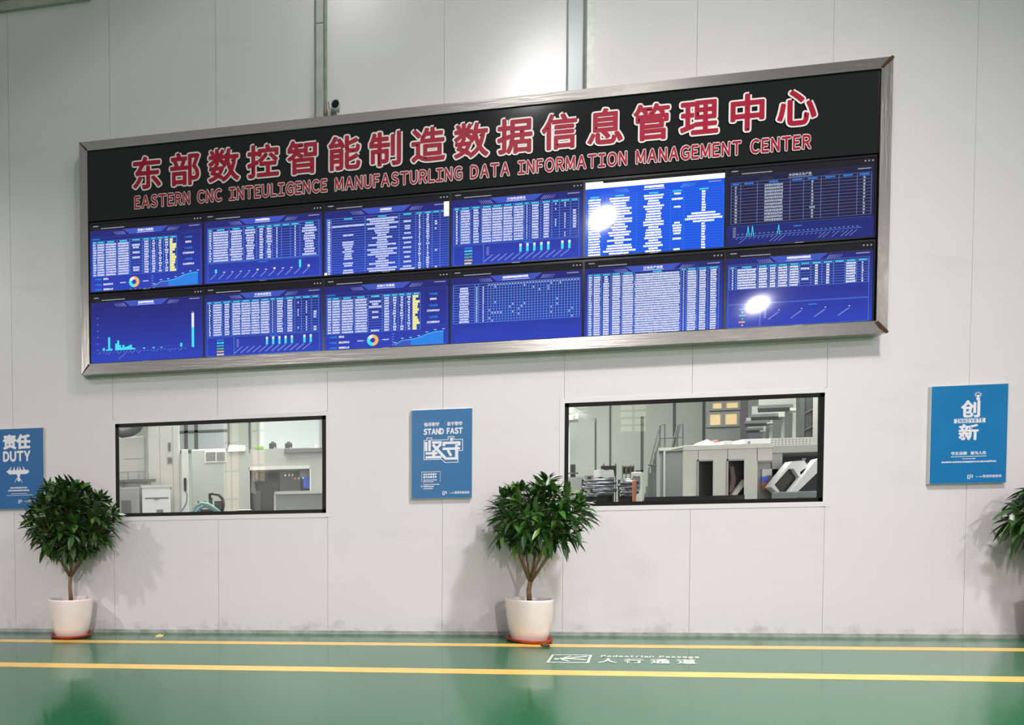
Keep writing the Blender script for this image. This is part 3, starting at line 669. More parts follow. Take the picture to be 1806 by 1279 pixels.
def d_new(b, X, Z):
    def big(ch, u0, u1, v0, v1, w):
        bb = glyph(ch)[3]
        put(b, ch, lambda a, c: (X(u0)+(a-bb[0])/(bb[1]-bb[0])*(X(u1)-X(u0)), YP, Z(v0)+(c-bb[2])/(bb[3]-bb[2])*(Z(v1)-Z(v0))), w)
    big('创', .40, .63, .675, .84, .036); big('新', .375, .62, .445, .60, .032)
    b.rect(X(.305), X(.71), Z(.615), Z(.66), YP)
    for k in range(12):
        a0, a1 = -.9+k*(math.pi+1.8)/12, -.9+(k+1)*(math.pi+1.8)/12; f = lambda a, r: (X(.608)+r*math.cos(a), YP, Z(.895)+r*math.sin(a))
        b.ply([f(a0, .018), f(a0, .023), f(a1, .023), f(a1, .018)], [(0, 1, 2, 3)])
    for k in range(7):
        a = k*math.pi/6; f = lambda r, d: (X(.608)+r*math.cos(a+d), YP, Z(.895)+r*math.sin(a+d))
        b.ply([f(.026, -.06), f(.032, -.04), f(.032, .04), f(.026, .06)], [(0, 1, 2, 3)])
    b.rect(X(.585), X(.632), Z(.845), Z(.868), YP); b.ply([(X(.598), YP, Z(.868)), (X(.618), YP, Z(.868)), (X(.63), YP, Z(.895)), (X(.588), YP, Z(.895))], [(0, 1, 2, 3)])
    h = Z(.035)-Z(0)
    text_wall(b, '守正出新', X(.275), Z(.292), h, YP, .04, X(.21)-X(0), .04, 0, True); text_wall(b, '敢为人先', X(.53), Z(.292), h, YP, .04, X(.2)-X(0), .04, 0, True)
    b.rect(X(.275), X(.735), Z(.273), Z(.279), YP); blobs(b, X(.42), X(.60), Z(.248), Z(.257), YP); blobs(b, X(.155), X(.86), Z(.212), Z(.230), YP)
    logo(b, X, Z, .495, .052)
poster('blue DUTY poster at the far left of the wall, behind a potted tree', -3.06, -2.474, 1.357, 2.244, M['pblue2'], d_duty)
poster('blue STAND FAST poster hung between the two windows', 1.388, 1.972, 1.372, 2.266, M['pblue'], d_fast)
poster('bright blue INNOVRTE poster with light bulb, right of the windows', 5.911, 6.509, 1.403, 2.287, M['pblue3'], d_new)
pp = [o for o in COL.objects if o.name.startswith('poster_print')][-1]
b = MB(); x0, x1, z0, z1 = 5.911, 6.509, 1.403, 2.287
text_wall(b, 'INNOVRTE', x0+.335*(x1-x0), z0+.621*(z1-z0), .030, -.0302, .03, .345*(x1-x0), .3)
b.build('banner_word', M['pblue3'], pp, True)

# ------------------------------------------------------------ floor markings
b = MB(); b.box(-14, 22, -.632, -.492, .0002, .0016); tag(struct(b.build('floor_line', M['yellow'])), 'yellow floor line nearer the wall, under the pots', 'floor line')
b = MB(); b.box(-14, 22, -1.728, -1.572, .0002, .0016); tag(struct(b.build('floor_line', M['yellow'])), 'yellow floor line further from the wall, below the white lettering', 'floor line')
SKEW = .56
t = thing('floor_lettering', 'white pedestrian passage sign with walking figure painted on the green floor', 'floor sign', (2.75, -1.15, 0))
def fl(x, y, z=.002): return (x+(y+1.31)*SKEW, y, z)
b = MB()
FXa, FXb, FYa, FYb = 2.106, 2.418, -1.31, -.983
for x0, x1, y0, y1 in ((FXa, FXb, FYa, FYa+.03), (FXa, FXb, FYb-.03, FYb), (FXa, FXa+.02, FYa, FYb), (FXb-.02, FXb, FYa, FYb)): b.quad(fl(x0, y0), fl(x1, y0), fl(x1, y1), fl(x0, y1))
b.build('sign_border', M['fwhite'], t)
b = MB()
def fb(x0, y0, x1, y1, w):
    A, B = Vector((x0, y0)), Vector((x1, y1)); d = (B-A).normalized(); n = Vector((-d.y, d.x))*w/2
    b.quad(fl(*(A-n)), fl(*(B-n)), fl(*(B+n)), fl(*(A+n)))
# the figure lies along the lane, head to the left
b.add([fl(2.165+.024*math.cos(k*.7854), -1.165+.034*math.sin(k*.7854)) for k in range(8)], [tuple(range(8))])
fb(2.19, -1.155, 2.28, -1.13, .07); fb(2.275, -1.10, 2.385, -1.05, .04); fb(2.275, -1.15, 2.385, -1.18, .04); fb(2.215, -1.11, 2.26, -1.04, .024); fb(2.21, -1.19, 2.265, -1.245, .024)
b.build('walking_figure', M['fwhite'], t)
def floor_text(b, s, x0, x1, y0, h, cjk, bold):
    mb = MB(); text_wall(mb, s, x0, 0, h, 0, bold, x1-x0, .28 if cjk else .22, 0, cjk)
    b.add([fl(v[0], y0+v[2], .002-v[1]) for v in mb.v], mb.f)
b = MB(); floor_text(b, 'Pedestrian Passage', 2.49, 3.215, -1.065, .075, False, .05); b.build('english_words', M['fwhite'], t)
b = MB(); floor_text(b, '人行通道', 2.475, 3.185, -1.30, .185, True, .03); b.build('chinese_words', M['fwhite'], t)
b = MB()
fn = [(0, 0), (.03, .012), (.065, .016), (.10, .006), (.125, -.004), (.095, -.02), (.05, -.022), (.015, -.012)]
b.add([(-1.215+x*.75, -.325+y*2.2, .006+.010*math.sin(x*20)+(y+.02)*.55) for x, y in fn], [tuple(range(8))]); b.tube([(-1.145, -.315, .01), (-1.135, -.30, .03), (-1.128, -.295, .042)], .003, 5)
tag(b.build('fallen_leaf', mat('yellow_leaf', rgb(222, 204, 120), .5)), 'fallen yellow leaf lying on the green floor near the wall', 'leaf')
b = MB()
c0 = Vector((2.395, -.612, .012))
b.tube([c0+Vector((math.cos(k*math.pi/10)*.03, math.sin(k*math.pi/10)*.03, .0)) for k in range(21)], .0085, 8, cap=False)
tag(b.build('rubber_ring', mat('dark_ring', rgb(72, 62, 34), .5), smooth=True), 'small dark ring lying on the yellow line by the middle pot', 'ring')

# ------------------------------------------------------------ potted trees
def leaf(b, base, d, L, wd, droop, rnd, ymax):
    d = d.normalized(); side = d.cross(Vector((0, 0, 1)))
    if side.length < .1: side = Vector((1, 0, 0))
    side.normalize(); side = (side+Vector((rnd.uniform(-.45, .45), rnd.uniform(-.45, .45), rnd.uniform(-.45, .45)))).normalized()
    up = side.cross(d).normalized()
    n0 = len(b.v); prof = [(0, .06), (.18, .55), (.42, 1), (.7, .72), (.88, .3), (1, .02)]
    vs = []
    for t_, w in prof:
        p = base+d*(L*t_)+Vector((0, 0, -1))*(droop*L*t_*t_)
        q = side*(wd*w*.5); f = up*(wd*w*.16)
        for r in (p-q+f, p, p+q+f): vs.append((r.x, min(r.y, ymax), r.z))
    fs = []
    for i in range(len(prof)-1):
        for j in (0, 1): fs.append((i*3+j, i*3+j+1, i*3+j+4, i*3+j+3))
    b.add(vs, fs)
def potted(label, px, py, seed, prad, pbot, ph, fork, nmain, crown, lm, spikes=(), tiln=(0, 0), L0=.13, W0=.042, ntips=80, droop=.35, inner=.35, lift=.12):
    rnd = random.Random(seed)
    t = thing('potted_tree', label, 'potted plant', (px, py, .012), 'potted trees along the wall')
    z0 = .016
    b = MB(); pr = prad
    b.lathe([(0, z0), (pbot-.012, z0), (pbot, z0+.012), (pbot+(pr-pbot)*.42, z0+ph*.25), (pbot+(pr-pbot)*.74, z0+ph*.52), (pbot+(pr-pbot)*.93, z0+ph*.78), (pr, z0+ph*.95), (pr, z0+ph-.006), (pr-.006, z0+ph), (pr-.016, z0+ph-.001), (pr-.022, z0+ph-.012), (pr-.03, z0+ph-.09)], (px, py, 0), 56)
    b.build('pot', M['pot'], t, smooth=True)
    b = MB(); b.lathe([(0, z0+ph-.045), (pr*.5, z0+ph-.04), (pr-.022, z0+ph-.05)], (px, py, 0), 40)
    for i in range(26):
        a = rnd.uniform(0, 6.28); r = rnd.uniform(.05, pr-.05); x, y, z = px+r*math.cos(a), py+r*math.sin(a), z0+ph-.042
        b.box(x-.008, x+.01, y-.006, y+.008, z-.004, z+rnd.uniform(.004, .014))
    b.build('soil', M['soil'], t)
    top = Vector((px+tiln[0], py+tiln[1], fork)); cx, cyy, cz, rx, ry, rz = crown
    ymax = -.016
    b = MB(); b.tube([(px+.005, py, z0+ph-.06), (px+tiln[0]*.35-.006, py+tiln[1]*.4, .5*(fork+z0+ph)), top], [.024, .02, .021], 10); trunk = b.build('trunk', M['bark'], t, smooth=True)
    def lim(v): return Vector((v.x, min(v.y, ymax-.03), v.z))
    tips = []
    tries = 0
    while len(tips) < ntips and tries < 6000:
        tries += 1
        v = Vector((rnd.gauss(0, 1), rnd.gauss(0, 1), rnd.gauss(0, 1)))
        if v.length < .1: continue
        v.normalize(); r = rnd.uniform(.80, 1.0) if rnd.random() > inner else rnd.uniform(.35, .8)
        if v.z < 0: v.z *= .92
        p = Vector((cx+v.x*rx*r, cyy+v.y*ry*r, cz+v.z*rz*r))
        if p.y > ymax-.05: p.y = ymax-.05-rnd.uniform(0, .1)
        if all((p-q).length > .085 for q in tips): tips.append(p)
    for sp_ in spikes: tips.append(Vector(sp_))
    mains = []
    b = MB()
    for i in range(nmain):
        a = 2*math.pi*(i+rnd.uniform(-.25, .25))/nmain
        e = lim(Vector((cx+math.cos(a)*rx*.5, cyy+math.sin(a)*ry*.5, cz-rz*rnd.uniform(.1, .5)))); k = top.lerp(e, .5)+Vector((math.cos(a)*.03, 0, -.03))
        b.tube([top-Vector((0, 0, .012)), lim(k), e], [.0125, .009, .006], 7); mains.append((lim(k), e))
    e = Vector((cx, cyy, cz+rz*.2)); b.tube([top-Vector((0, 0, .012)), top.lerp(e, .5)+Vector((.02, 0, 0)), e], [.015, .011, .007], 7); mains.append((top.lerp(e, .5), e))
    b.build('branches', M['bark'], trunk, smooth=True)
    b = MB()
    for p in tips:
        k, e = min(mains, key=lambda m: (m[1]-p).length); s0 = k.lerp(e, rnd.uniform(.55, 1)); md = s0.lerp(p, .5); md.z -= .02
        b.tube([s0, md, p], [.005, .004, .0028], 5)
    b.build('twigs', M['twig'], trunk, smooth=True)
    b = MB()
    for p in tips:
        out = Vector(((p.x-cx)/rx, (p.y-cyy)/ry, (p.z-cz)/rz*.8+.15)); out.normalize(); n = rnd.randint(6, 9); ph_ = rnd.uniform(0, 6.28)
        a1 = out.cross(Vector((0, 0, 1)));
        if a1.length < .1: a1 = Vector((1, 0, 0))
        a1.normalize(); a2 = out.cross(a1)
        for j in range(n):
            a = ph_+j*2.4; sp = rnd.uniform(.5, 1.25)
            d = out*rnd.uniform(.45, .9)+(a1*math.cos(a)+a2*math.sin(a))*sp; d.z += lift
            bs = p-out*rnd.uniform(0, .04)
            leaf(b, bs, d, L0*rnd.uniform(.7, 1.2), W0*rnd.uniform(.75, 1.15), droop*rnd.uniform(.3, 1.6), rnd, ymax)
    f = b.build('foliage', lm, trunk, smooth=True)
    # the saucer is a thing of its own
    b = MB(); sr = pbot+.048
    b.lathe([(0, .002), (sr-.018, .002), (sr, .03), (sr-.002, .036), (sr-.008, .034), (sr-.024, .012), (0, .012)], (px, py, 0), 48)
    return t, b.build('saucer', M['saucer'], smooth=True)
t, sc_ = potted('dense potted tree left of the left window, in the widest cream pot', -2.115, -.285, 11, .232, .17, .388, .63, 7, (-2.07, -.32, 1.20, .47, .36, .40), M['leaf'], ntips=140, droop=.16, L0=.16, W0=.06, lift=.26)
tag(sc_, 'red plastic saucer under the cream pot left of the left window', 'saucer', 'red plant saucers')
t, sc_ = potted('airy potted tree on several bare stems, standing left of the right window', 2.365, -.345, 23, .200, .15, .386, .56, 7, (2.44, -.37, 1.16, .40, .36, .31), M['leaf2'], spikes=((2.53, -.36, 1.50), (2.50, -.40, 1.47), (2.44, -.36, 1.43), (2.28, -.36, 1.43), (2.22, -.38, 1.40), (2.13, -.36, 1.36), (2.7, -.38, 1.38)), tiln=(.012, 0), ntips=110, droop=.2, L0=.16, W0=.049, lift=.2)
tag(sc_, 'red plastic saucer under the pot left of the right window, touching the yellow line', 'saucer', 'red plant saucers')
t, sc_ = potted('potted tree at the right edge, only its outer leaves in view', 6.735, -.36, 37, .21, .155, .386, .58, 6, (6.735, -.36, 1.12, .47, .32, .34), M['leaf'], ntips=100, droop=.7, L0=.15, W0=.058)
tag(sc_, 'red plastic saucer under the potted tree at the right edge', 'saucer', 'red plant saucers')

# ------------------------------------------------------------ the workshop behind the glass
def pb(b, x0, y0, x1, y1, Y, dep, mi=0, down=False):
    p = at(x0, y0, Y); q = at(x1, y1, Y); pz(b, p.x, q.x, Y, dep, 0.004 if down else q.z, p.z, mi)
def pz(b, xa, xb, Y, dep, z0, z1, mi=0):          # box turned a little, its sides leading away from the window
    if z0 > z1: z0, z1 = z1, z0
    k = (xa+xb)/2/(Y-CAM.y)*dep; Z = Y+dep
    b.add([(xa,Y,z0),(xb,Y,z0),(xb+k,Z,z0),(xa+k,Z,z0),(xa,Y,z1),(xb,Y,z1),(xb+k,Z,z1),(xa+k,Z,z1)],
          [(0,3,2,1),(4,5,6,7),(0,1,5,4),(1,2,6,5),(2,3,7,6),(3,0,4,7)], mi)
def part(t, name, m, x0, y0, x1, y1, Y, dep, down=False, bevel=0):
    b = MB(); pb(b, x0, y0, x1, y1, Y, dep, 0, down); return b.build(name, m, t, False, bevel)
def loc(x, y, Y): p = at(x, y, Y); return (p.x, p.y, 0.004)
def pts(l, Y): return [(at(x, y, Y).x, at(x, y, Y).z) for x, y in l]
YB = 9.0
b = MB(); b.box(-10, 20, YB, YB+.12, 0, 6.5); struct(b.build('wall_workshop_back', M['wwall']))
b = MB()
for x, y0, y1, w in ((1076, 700, 860, .035), (1132, 735, 832, .05), (1189, 700, 860, .05), (1241, 700, 800, .05), (1050, 738, 860, .03), (440, 735, 800, .05), (567, 735, 800, .04)):
    p = at(x, y0, YB); q = at(x, y1, YB); b.box(p.x-w/2, p.x+w/2, YB-.02, YB, q.z, p.z)
p, q = at(1121, 831, YB), at(1133, 831, YB); b.box(p.x, q.x, YB-.02, YB, p.z-.02, p.z+.02)
struct(b.build('trim_3', M['wline']))
b = MB(); b.box(6.4, 16, 2.2, 2.3, 0, 0.004)
# back windows
def backwin(n, x0, y0, x1, y1, glass, fr, mull, hor=()):
    w = struct(thing('window_%d' % n, None, None, loc(x0, y1, YB)))
    p, q = at(x0, y0, YB), at(x1, y1, YB)
    b = MB(); b.box(p.x, q.x, YB-.03, YB-.002, q.z, p.z); b.build('pane', glass, w)
    b = MB(); e = .05
    b.box(p.x-e, q.x+e, YB-.06, YB-.002, p.z, p.z+e); b.box(p.x-e, q.x+e, YB-.06, YB-.002, q.z-e, q.z); b.box(p.x-e, p.x, YB-.06, YB-.002, q.z, p.z); b.box(q.x, q.x+e, YB-.06, YB-.002, q.z, p.z)
    for m in mull: x = at(m, y0, YB).x; b.box(x-.045, x+.045, YB-.06, YB-.002, q.z, p.z)
    for h in hor: z = at(x0, h, YB).z; b.box(p.x, q.x, YB-.06, YB-.002, z-.03, z+.03)
    b.build('window_frame', fr, w)
backwin(3, 1249, 732, 1297, 749, M['wind'], M['wgrey'], (1272,))
backwin(4, 1254, 712, 1299, 720, M['wind'], M['wgrey'], (1274,))
backwin(5, 316, 730, 402, 792, M['wpane'], M['wline'], (328, 346), (763,))
backwin(6, 458, 742, 564, 791, M['wpale2'], M['wwall'], ())

# --- left window: machines
Y = 2.2
t = thing('machining_center', 'tall white machine at the left side of the left window, with vent grille', 'machine', loc(258, 900, Y))
part(t, 'cabinet_body', M['wpale'], 198, 771, 258, 906, Y, 1.6, True, .02)
part(t, 'tower_body', M['wpale'], 258.4, 722, 319, 906, Y-.12, 1.0, True, .02)
b = MB()
for x in (281, 304): p = at(x, 748, Y-.125); q = at(x, 906, Y-.125); b.box(p.x-.004, p.x+.004, Y-.1225, Y-.12, .5, p.z)
pb(b, 218, 809, 258, 809.6, Y-.003, .003); pb(b, 212, 832, 258, 832.6, Y-.003, .003); b.build('panel_seam', M['wgrey'], t)
b = MB()
for i in range(6): pb(b, 227, 834+i*2.4, 244, 835.3+i*2.4, Y-.012, .012)
b.build('vent_grille', M['wwhite'], t); part(t, 'vent_back', M['wgrey'], 225, 832.5, 246, 849, Y-.006, .006)
part(t, 'door_handle', M['wmid'], 296.5, 781, 301, 795, Y-.15, .03); part(t, 'lock_plate', M['wmid'], 296, 808, 303, 816, Y-.14, .02); part(t, 'rating_plate', M['wgrey'], 294, 806, 304, 818, Y-.13, .01)
q = [at(x, y, Y-.25) for x, y in ((251, 726), (249, 742), (242, 756), (230, 763), (216, 765), (203, 761))]
b = MB(); b.tube(q, .062, 14); b.build('exhaust_duct', M['wduct'], t, smooth=True)
part(t, 'guard_rail', M['wmid'], 196, 847, 275, 849.5, 1.93, .05); part(t, 'rail_post', M['wmid'], 216, 849.5, 219, 906, 1.93, .05, True); part(t, 'rail_post', M['wmid'], 263, 849.5, 267, 906, 1.93, .05, True); part(t, 'rail_plate', M['wgrey'], 196, 851, 262, 906, 1.98, .015, True)
Y = 1.35
t = thing('white_cabinet', 'low white cabinet with a slot line, bottom left in the left window', 'cabinet', loc(275, 906, Y))
part(t, 'cabinet_body', M['wwhite'], 250, 860, 301, 906, Y, .45, True, .012); part(t, 'top_plate', M['wpale'], 248.5, 856, 303, 859.6, Y-.02, .48)
part(t, 'drawer_slot', M['wmid'], 256, 878, 297, 879.5, Y-.006, .006); part(t, 'drawer_handle', M['wmid'], 272, 879, 280, 881.5, Y-.02, .02)
part(t, 'rating_plate', M['wmid'], 276, 899, 288, 904, Y-.006, .006)
t = thing('grey_cabinet', 'grey cabinet with a dark panel beside the low white cabinet', 'cabinet', loc(225, 906, 1.5))
part(t, 'cabinet_body', M['wgrey'], 196, 861, 247, 906, 1.5, .33, True, .01); part(t, 'dark_panel', M['wmid'], 214, 883, 231, 912, 1.49, .01)
Y = 2.0
t = thing('control_column', 'narrow white upright column with a black pendant hanging on it', 'control cabinet', loc(327, 906, Y))
part(t, 'column_body', M['wwhite'], 319.6, 793, 333.5, 906, Y, .4, True, .008); part(t, 'dark_edge', M['wmid'], 333.6, 798, 335.4, 906, Y+.02, .4, True)
part(t, 'pendant', M['wblack'], 324, 843, 329, 866, Y-.05, .05, False, .012)
q = [at(x, y, Y-.03) for x, y in ((327, 866), (330, 872), (329, 886), (324, 896), (319, 902), (318, 915))]
b = MB(); b.tube(q, .008, 6); b.build('pendant_cable', M['wmid'], t)
Y = 3.1
t = thing('coolant_unit', 'grey enclosure with white louvres in the middle of the left window', 'machine', loc(365, 906, Y))
part(t, 'enclosure', M['wgrey'], 337, 793, 400, 906, Y, 1.3, True, .02)
part(t, 'louvre_plate', M['wwhite'], 361, 795, 399, 815, Y-.012, .012)
b = MB()
for i in range(5): pb(b, 363, 798+i*3.2, 380, 799.6+i*3.2, Y-.02, .008); pb(b, 382, 798+i*3.2, 397.5, 799.6+i*3.2, Y-.02, .008)
b.build('louvre_slats', M['wmid'], t)
b = MB(); pass
t = thing('grinding_machine', 'large pale grey machine with dark window at the right of the left window', 'machine', loc(485, 906, Y))
b = MB()
for x0, y0, x1, y1 in ((400.5, 793, 441, 930), (441, 793, 546.5, 826), (546.5, 791, 585, 930)): pb(b, x0, y0, x1, y1, Y, 1.4, 0, y1 > 900)
b.build('machine_body', M['wgrey'], t)
b = MB(); b.prism(pts([(401, 797), (432, 796), (432, 785), (404, 785)], Y-.03), Y-.03, Y+.5); b.build('hood', M['wwhite'], t)
part(t, 'window_recess', M['wdark'], 440, 825, 548, 930, Y+.5, .05, True)
b = MB(); pb(b, 439, 824, 548, 826.5, Y-.02, .02); pb(b, 546, 824, 549, 868, Y-.02, .02); pb(b, 439, 824, 441.5, 930, Y-.02, .02); b.build('recess_frame', M['wpale'], t)
pn = part(t, 'inner_panel', M['wmid'], 493, 829, 530, 868, Y+.4, .05); part(t, 'control_box', M['wgrey'], 529, 827, 548, 842, Y+.3, .15)
part(t, 'control_screen', M['scr'], 535, 842, 546, 861, Y+.28, .05)
part(t, 'inner_column', M['wmid'], 448, 866, 460, 930, Y+.35, .1, True); part(t, 'note_sheet', M['wpale'], 450, 832, 456, 846, Y+.45, .02)
b = MB(); b.prism(pts([(443, 868), (452, 872), (446, 830), (443, 830)], Y+.3), Y+.3, Y+.36); b.build('inner_piece', M['wgrey'], t)
for x, y, m in ((503, 838.5, 'ledw'), (510, 838, 'ledw'), (516, 838, 'ledw'), (520.5, 844, 'ledr'), (527, 843.5, 'ledg'), (534.5, 843, 'ledw')):
    part(t, 'pilot_lamp', M[m], x-1, y-1, x+1, y+1, Y+.27, .04)
b = MB(); pb(b, 485, 869, 585, 930, Y-.15, .1, 0, True); b.build('apron', M['wmid'], t, False, .01)
b = MB(); pb(b, 484, 867, 585, 870, Y-.17, .14); pb(b, 483, 870, 487, 930, Y-.17, .05, 0, True); b.build('apron_trim', M['wgrey'], t)
part(t, 'top_bar', M['wmid'], 501, 792, 585, 796.5, Y-.05, .1); part(t, 'green_strip', M['wgreen'], 448, 787.5, 465, 793, Y, .2)
for i, x in enumerate((474, 502)):
    m = thing('drive_motor', ('left' if i == 0 else 'right')+' one of two small black motors on the pale grey machine', 'motor', loc(x+7, 792, Y+.3), 'black motors on the machine')
    o = at(x+7, 792.2, Y+.3)
    part(m, 'motor_body', M['wduct2'], x+.5, 781.5, x+13.5, 792.4, Y+.2, .2, False, .01); part(m, 'motor_cap', M['wduct2'], x+4, 779, x+10, 782, Y+.25, .1, False, .005); part(m, 'terminal', M['wpale'], x+9.5, 789, x+11.5, 791.5, Y+.19, .01)
tag(part(None, 'white_box', M['wwhite'], 555, 784.5, 560, 792, Y+.25, .1), 'tiny white box on top of the pale grey machine, right of the motors', 'box')
Y = 1.6
t = thing('hose_reel', 'teal hose looped over dark fittings at the foot of the left window', 'hose reel', loc(366, 906, Y))
b = MB()
q = [at(x, y, Y) for x, y in ((339, 930), (340, 905), (346, 893), (356, 888), (368, 890), (380, 898), (391, 906), (398, 930))]
b.tube(q, .022, 10); q = [at(x, y, Y+.15) for x, y in ((345, 930), (347, 906), (353, 896), (362, 893), (374, 897), (386, 908), (390, 930))]
b.tube(q, .02, 10); b.build('hose', M['wteal'], t, smooth=True)
part(t, 'drum', M['wblack'], 352, 897, 392, 925, Y+.3, .3, True, .03); part(t, 'valve', M['wblue'], 347, 900, 354, 908, Y-.03, .06)
for x in (349, 358, 361.5): part(t, 'fitting', M['wblack'], x, 884, x+2, 892, Y+.1, .03)
part(t, 'valve_block', M['wblack'], 368, 878, 375, 896, Y+.35, .1); part(t, 'valve_block', M['wblack'], 378, 884, 395, 900, Y+.35, .1)
q = [at(x, y, Y+.3) for x, y in ((370, 880), (370, 872), (376, 871), (386, 873), (393, 881), (395, 891), (392, 902))]
b = MB(); b.tube(q, .02, 8); b.build('black_hose', M['wblack'], t, smooth=True)
Y = 1.2
t = thing('equipment_case', 'low black case at the bottom edge of the left window', 'case', loc(431, 906, Y))
part(t, 'case_body', M['wblack'], 416, 899, 447, 930, Y, .3, True, .03); part(t, 'chrome_cap', M['wsteel'], 432, 897.5, 438, 899.5, Y+.05, .05)

# --- right window
t = thing('steel_beam', 'pale steel beam with bracket in the upper left of the right window', 'beam', tuple(at(1003, 890, 5.5)[:2])+(.004,))
b = MB(); b.add([tuple(at(x, y, Yq)) for x, y, Yq in ((990, 708, 5), (990, 724, 5), (1050, 745, 8), (1050, 738, 8), (990, 708, 5.4), (990, 724, 5.4), (1050, 745, 8.4), (1050, 738, 8.4))], [(0, 1, 2, 3), (7, 6, 5, 4), (0, 3, 7, 4), (1, 5, 6, 2), (0, 4, 5, 1), (3, 2, 6, 7)]); b.build('girder', M['wgrey'], t)
part(t, 'bracket', M['wpale'], 1003, 732, 1020, 740, 5.5, .3); part(t, 'bracket_end', M['wwhite'], 1014, 729, 1020, 739, 5.45, .1); part(t, 'beam_post', M['wpale'], 999, 736, 1004.5, 900, 5.6, .2, True)
Y = 4.8
t = thing('stair_platform', 'grey stair platform with thin handrails in the right window', 'stairs', loc(1184, 890, Y))
part(t, 'platform_body', M['wmid'], 1164, 793, 1206, 920, Y, 1.0, True); part(t, 'platform_deck', M['wgrey'], 1162, 790, 1207, 794, Y-.03, 1.1); part(t, 'corner_post', M['wgrey'], 1170, 794, 1173, 920, Y-.03, .05, True)
b = MB(); st = [(1164, 930)]
for i in range(8): st += [(1163-i*3.3, 795+i*11), (1163-(i+1)*3.3, 795+i*11)]
st = [(1164, 795)]+[c for i in range(9) for c in ((1163.5-i*3.0, 797+i*12), (1163.5-(i+1)*3.0, 797+i*12))]+[(1136.5, 905), (1164, 905)]
pp_ = pts(st, Y); pp_ = list(reversed(pp_)); n = len(pp_); k = pp_[0][0]/(Y-CAM.y)*.4
b.add([(p[0], Y+.1, p[1]) for p in pp_]+[(p[0]+k, Y+.5, p[1]) for p in pp_], [tuple(range(n)), tuple(range(2*n-1, n-1, -1))]+[(i, i+n, (i+1) % n+n, (i+1) % n) for i in range(n)]); b.build('steps', M['wmid'], t)
b = MB()
for l in (((1164, 791), (1164, 751), (1172.5, 748.5), (1172.5, 791)), ((1164, 751), (1152, 796), (1144, 830), (1143, 900)), ((1164, 774), (1151, 822), (1150, 900)), ((1164, 773), (1205, 771)), ((1204.5, 790), (1204.5, 748), (1195, 750.5), (1184, 791)), ((1195, 751), (1195, 791)), ((1200, 749), (1190, 791)), ((1143, 820), (1158, 822))):
    b.tube([at(x, y, Y+.05) for x, y in l], .013, 6)
b.build('handrail', M['wline'], t)
Y = 2.3
t = thing('turning_center', 'long white machine with two dark doors in the right window', 'machine', loc(1290, 890, Y))
b = MB()
ZM = at(1204.5, 795, Y).z
for x0, x1, y1 in ((1204.5, 1231, 930), (1231, 1257.5, 812), (1257.5, 1283, 930), (1283, 1312.5, 811), (1312.5, 1335, 930), (1335, 1362, 812)):
    p, q = at(x0, 800, Y), at(x1, y1, Y); pz(b, p.x, q.x, Y, 1.2, .004 if y1 > 900 else q.z, ZM)
p, q = at(1204.5, 795, Y), at(1362, 800, Y); pz(b, p.x-.01, q.x, Y-.012, 1.2, p.z+.0015, p.z+.06)
b.build('machine_body', M['wpale'], t)
for x0, x1, y0 in ((1230, 1258, 811), (1282, 1313, 810)):
    d_ = part(t, 'door_glass', M['wdark'], x0, y0, x1, 930, Y+.12, .04, True)
    b = MB(); pb(b, x0, y0, x1, y0+2, Y-.012, .012); pb(b, x0, y0, x0+2, 930, Y-.012, .012, 0, True); b.build('door_trim', M['wgrey'], t)
b = MB(); b.prism(pts([(1291, 873), (1300, 873), (1312, 858), (1312, 846)], Y+.06), Y+.06, Y+.1); b.build('inner_slide', M['wpale'], t)
b = MB(); b.prism(pts([(1287, 868), (1293, 870), (1298, 846), (1294, 822), (1288, 824), (1290, 844)], Y+.09), Y+.09, Y+.11); b.build('inner_piece', M['wreflect'], t)  # pinkish reflection in the door glass, built as a solid coloured piece
part(t, 'side_panel', M['wgrey'], 1335, 812, 1374, 930, Y+.3, .1, True); part(t, 'side_plate', M['wwhite'], 1344, 828, 1372, 864, Y+.28, .02)
part(t, 'control_screen', M['scr'], 1345, 841, 1353, 849, Y+.25, .03); part(t, 'control_housing', M['wmid'], 1353, 839, 1364, 850, Y+.25, .03)
part(t, 'wiring_panel', M['wor'], 1344, 851, 1357, 864, Y+.25, .03)
b = MB(); pb(b, 1362, 787, 1470, 796, Y+.25, 1.2); pb(b, 1362, 796, 1379, 930, Y+.28, .9, 0, True); b.build('right_body', M['wgrey'], t)
part(t, 'recess', M['wduct2'], 1378, 795, 1470, 930, Y+.8, .1, True); part(t, 'base', M['wsteel2'], 1361, 868, 1470, 930, Y-.1, .5, True, .01)
part(t, 'base_panel', M['wmid'], 1408, 876, 1470, 886, Y-.11, .01)
YG = Y+.1
b = MB(); o = [(1360, 859), (1396, 814), (1419, 812), (1424, 822), (1413, 848), (1394, 871), (1376, 873)]; i_ = [(1366, 855), (1391, 827), (1400, 827), (1409, 841), (1409, 849), (1391, 869), (1376, 869)]
po, pi_ = pts(o, YG), pts(i_, YG); n = 7
vs = [(p[0], YG, p[1]) for p in po]+[(p[0], YG, p[1]) for p in pi_]+[(p[0], YG+.1, p[1]) for p in po]+[(p[0], YG+.1, p[1]) for p in pi_]
fs = []
for k in range(n): j = (k+1) % n; fs += [(k, j, n+j, n+k), (2*n+k, k+0, j, 2*n+j) if 0 else (k, 2*n+k, 2*n+j, j), (n+k, n+j, 3*n+j, 3*n+k), (2*n+k, 3*n+k, 3*n+j, 2*n+j)]
b.add(vs, fs); gd = b.build('octagonal_guard', M['wwhite'], t)
b = MB(); b.add([(p[0], YG+.05, p[1]) for p in pi_], [tuple(range(n))]); b.build('guard_glass', M['wdark'], gd)
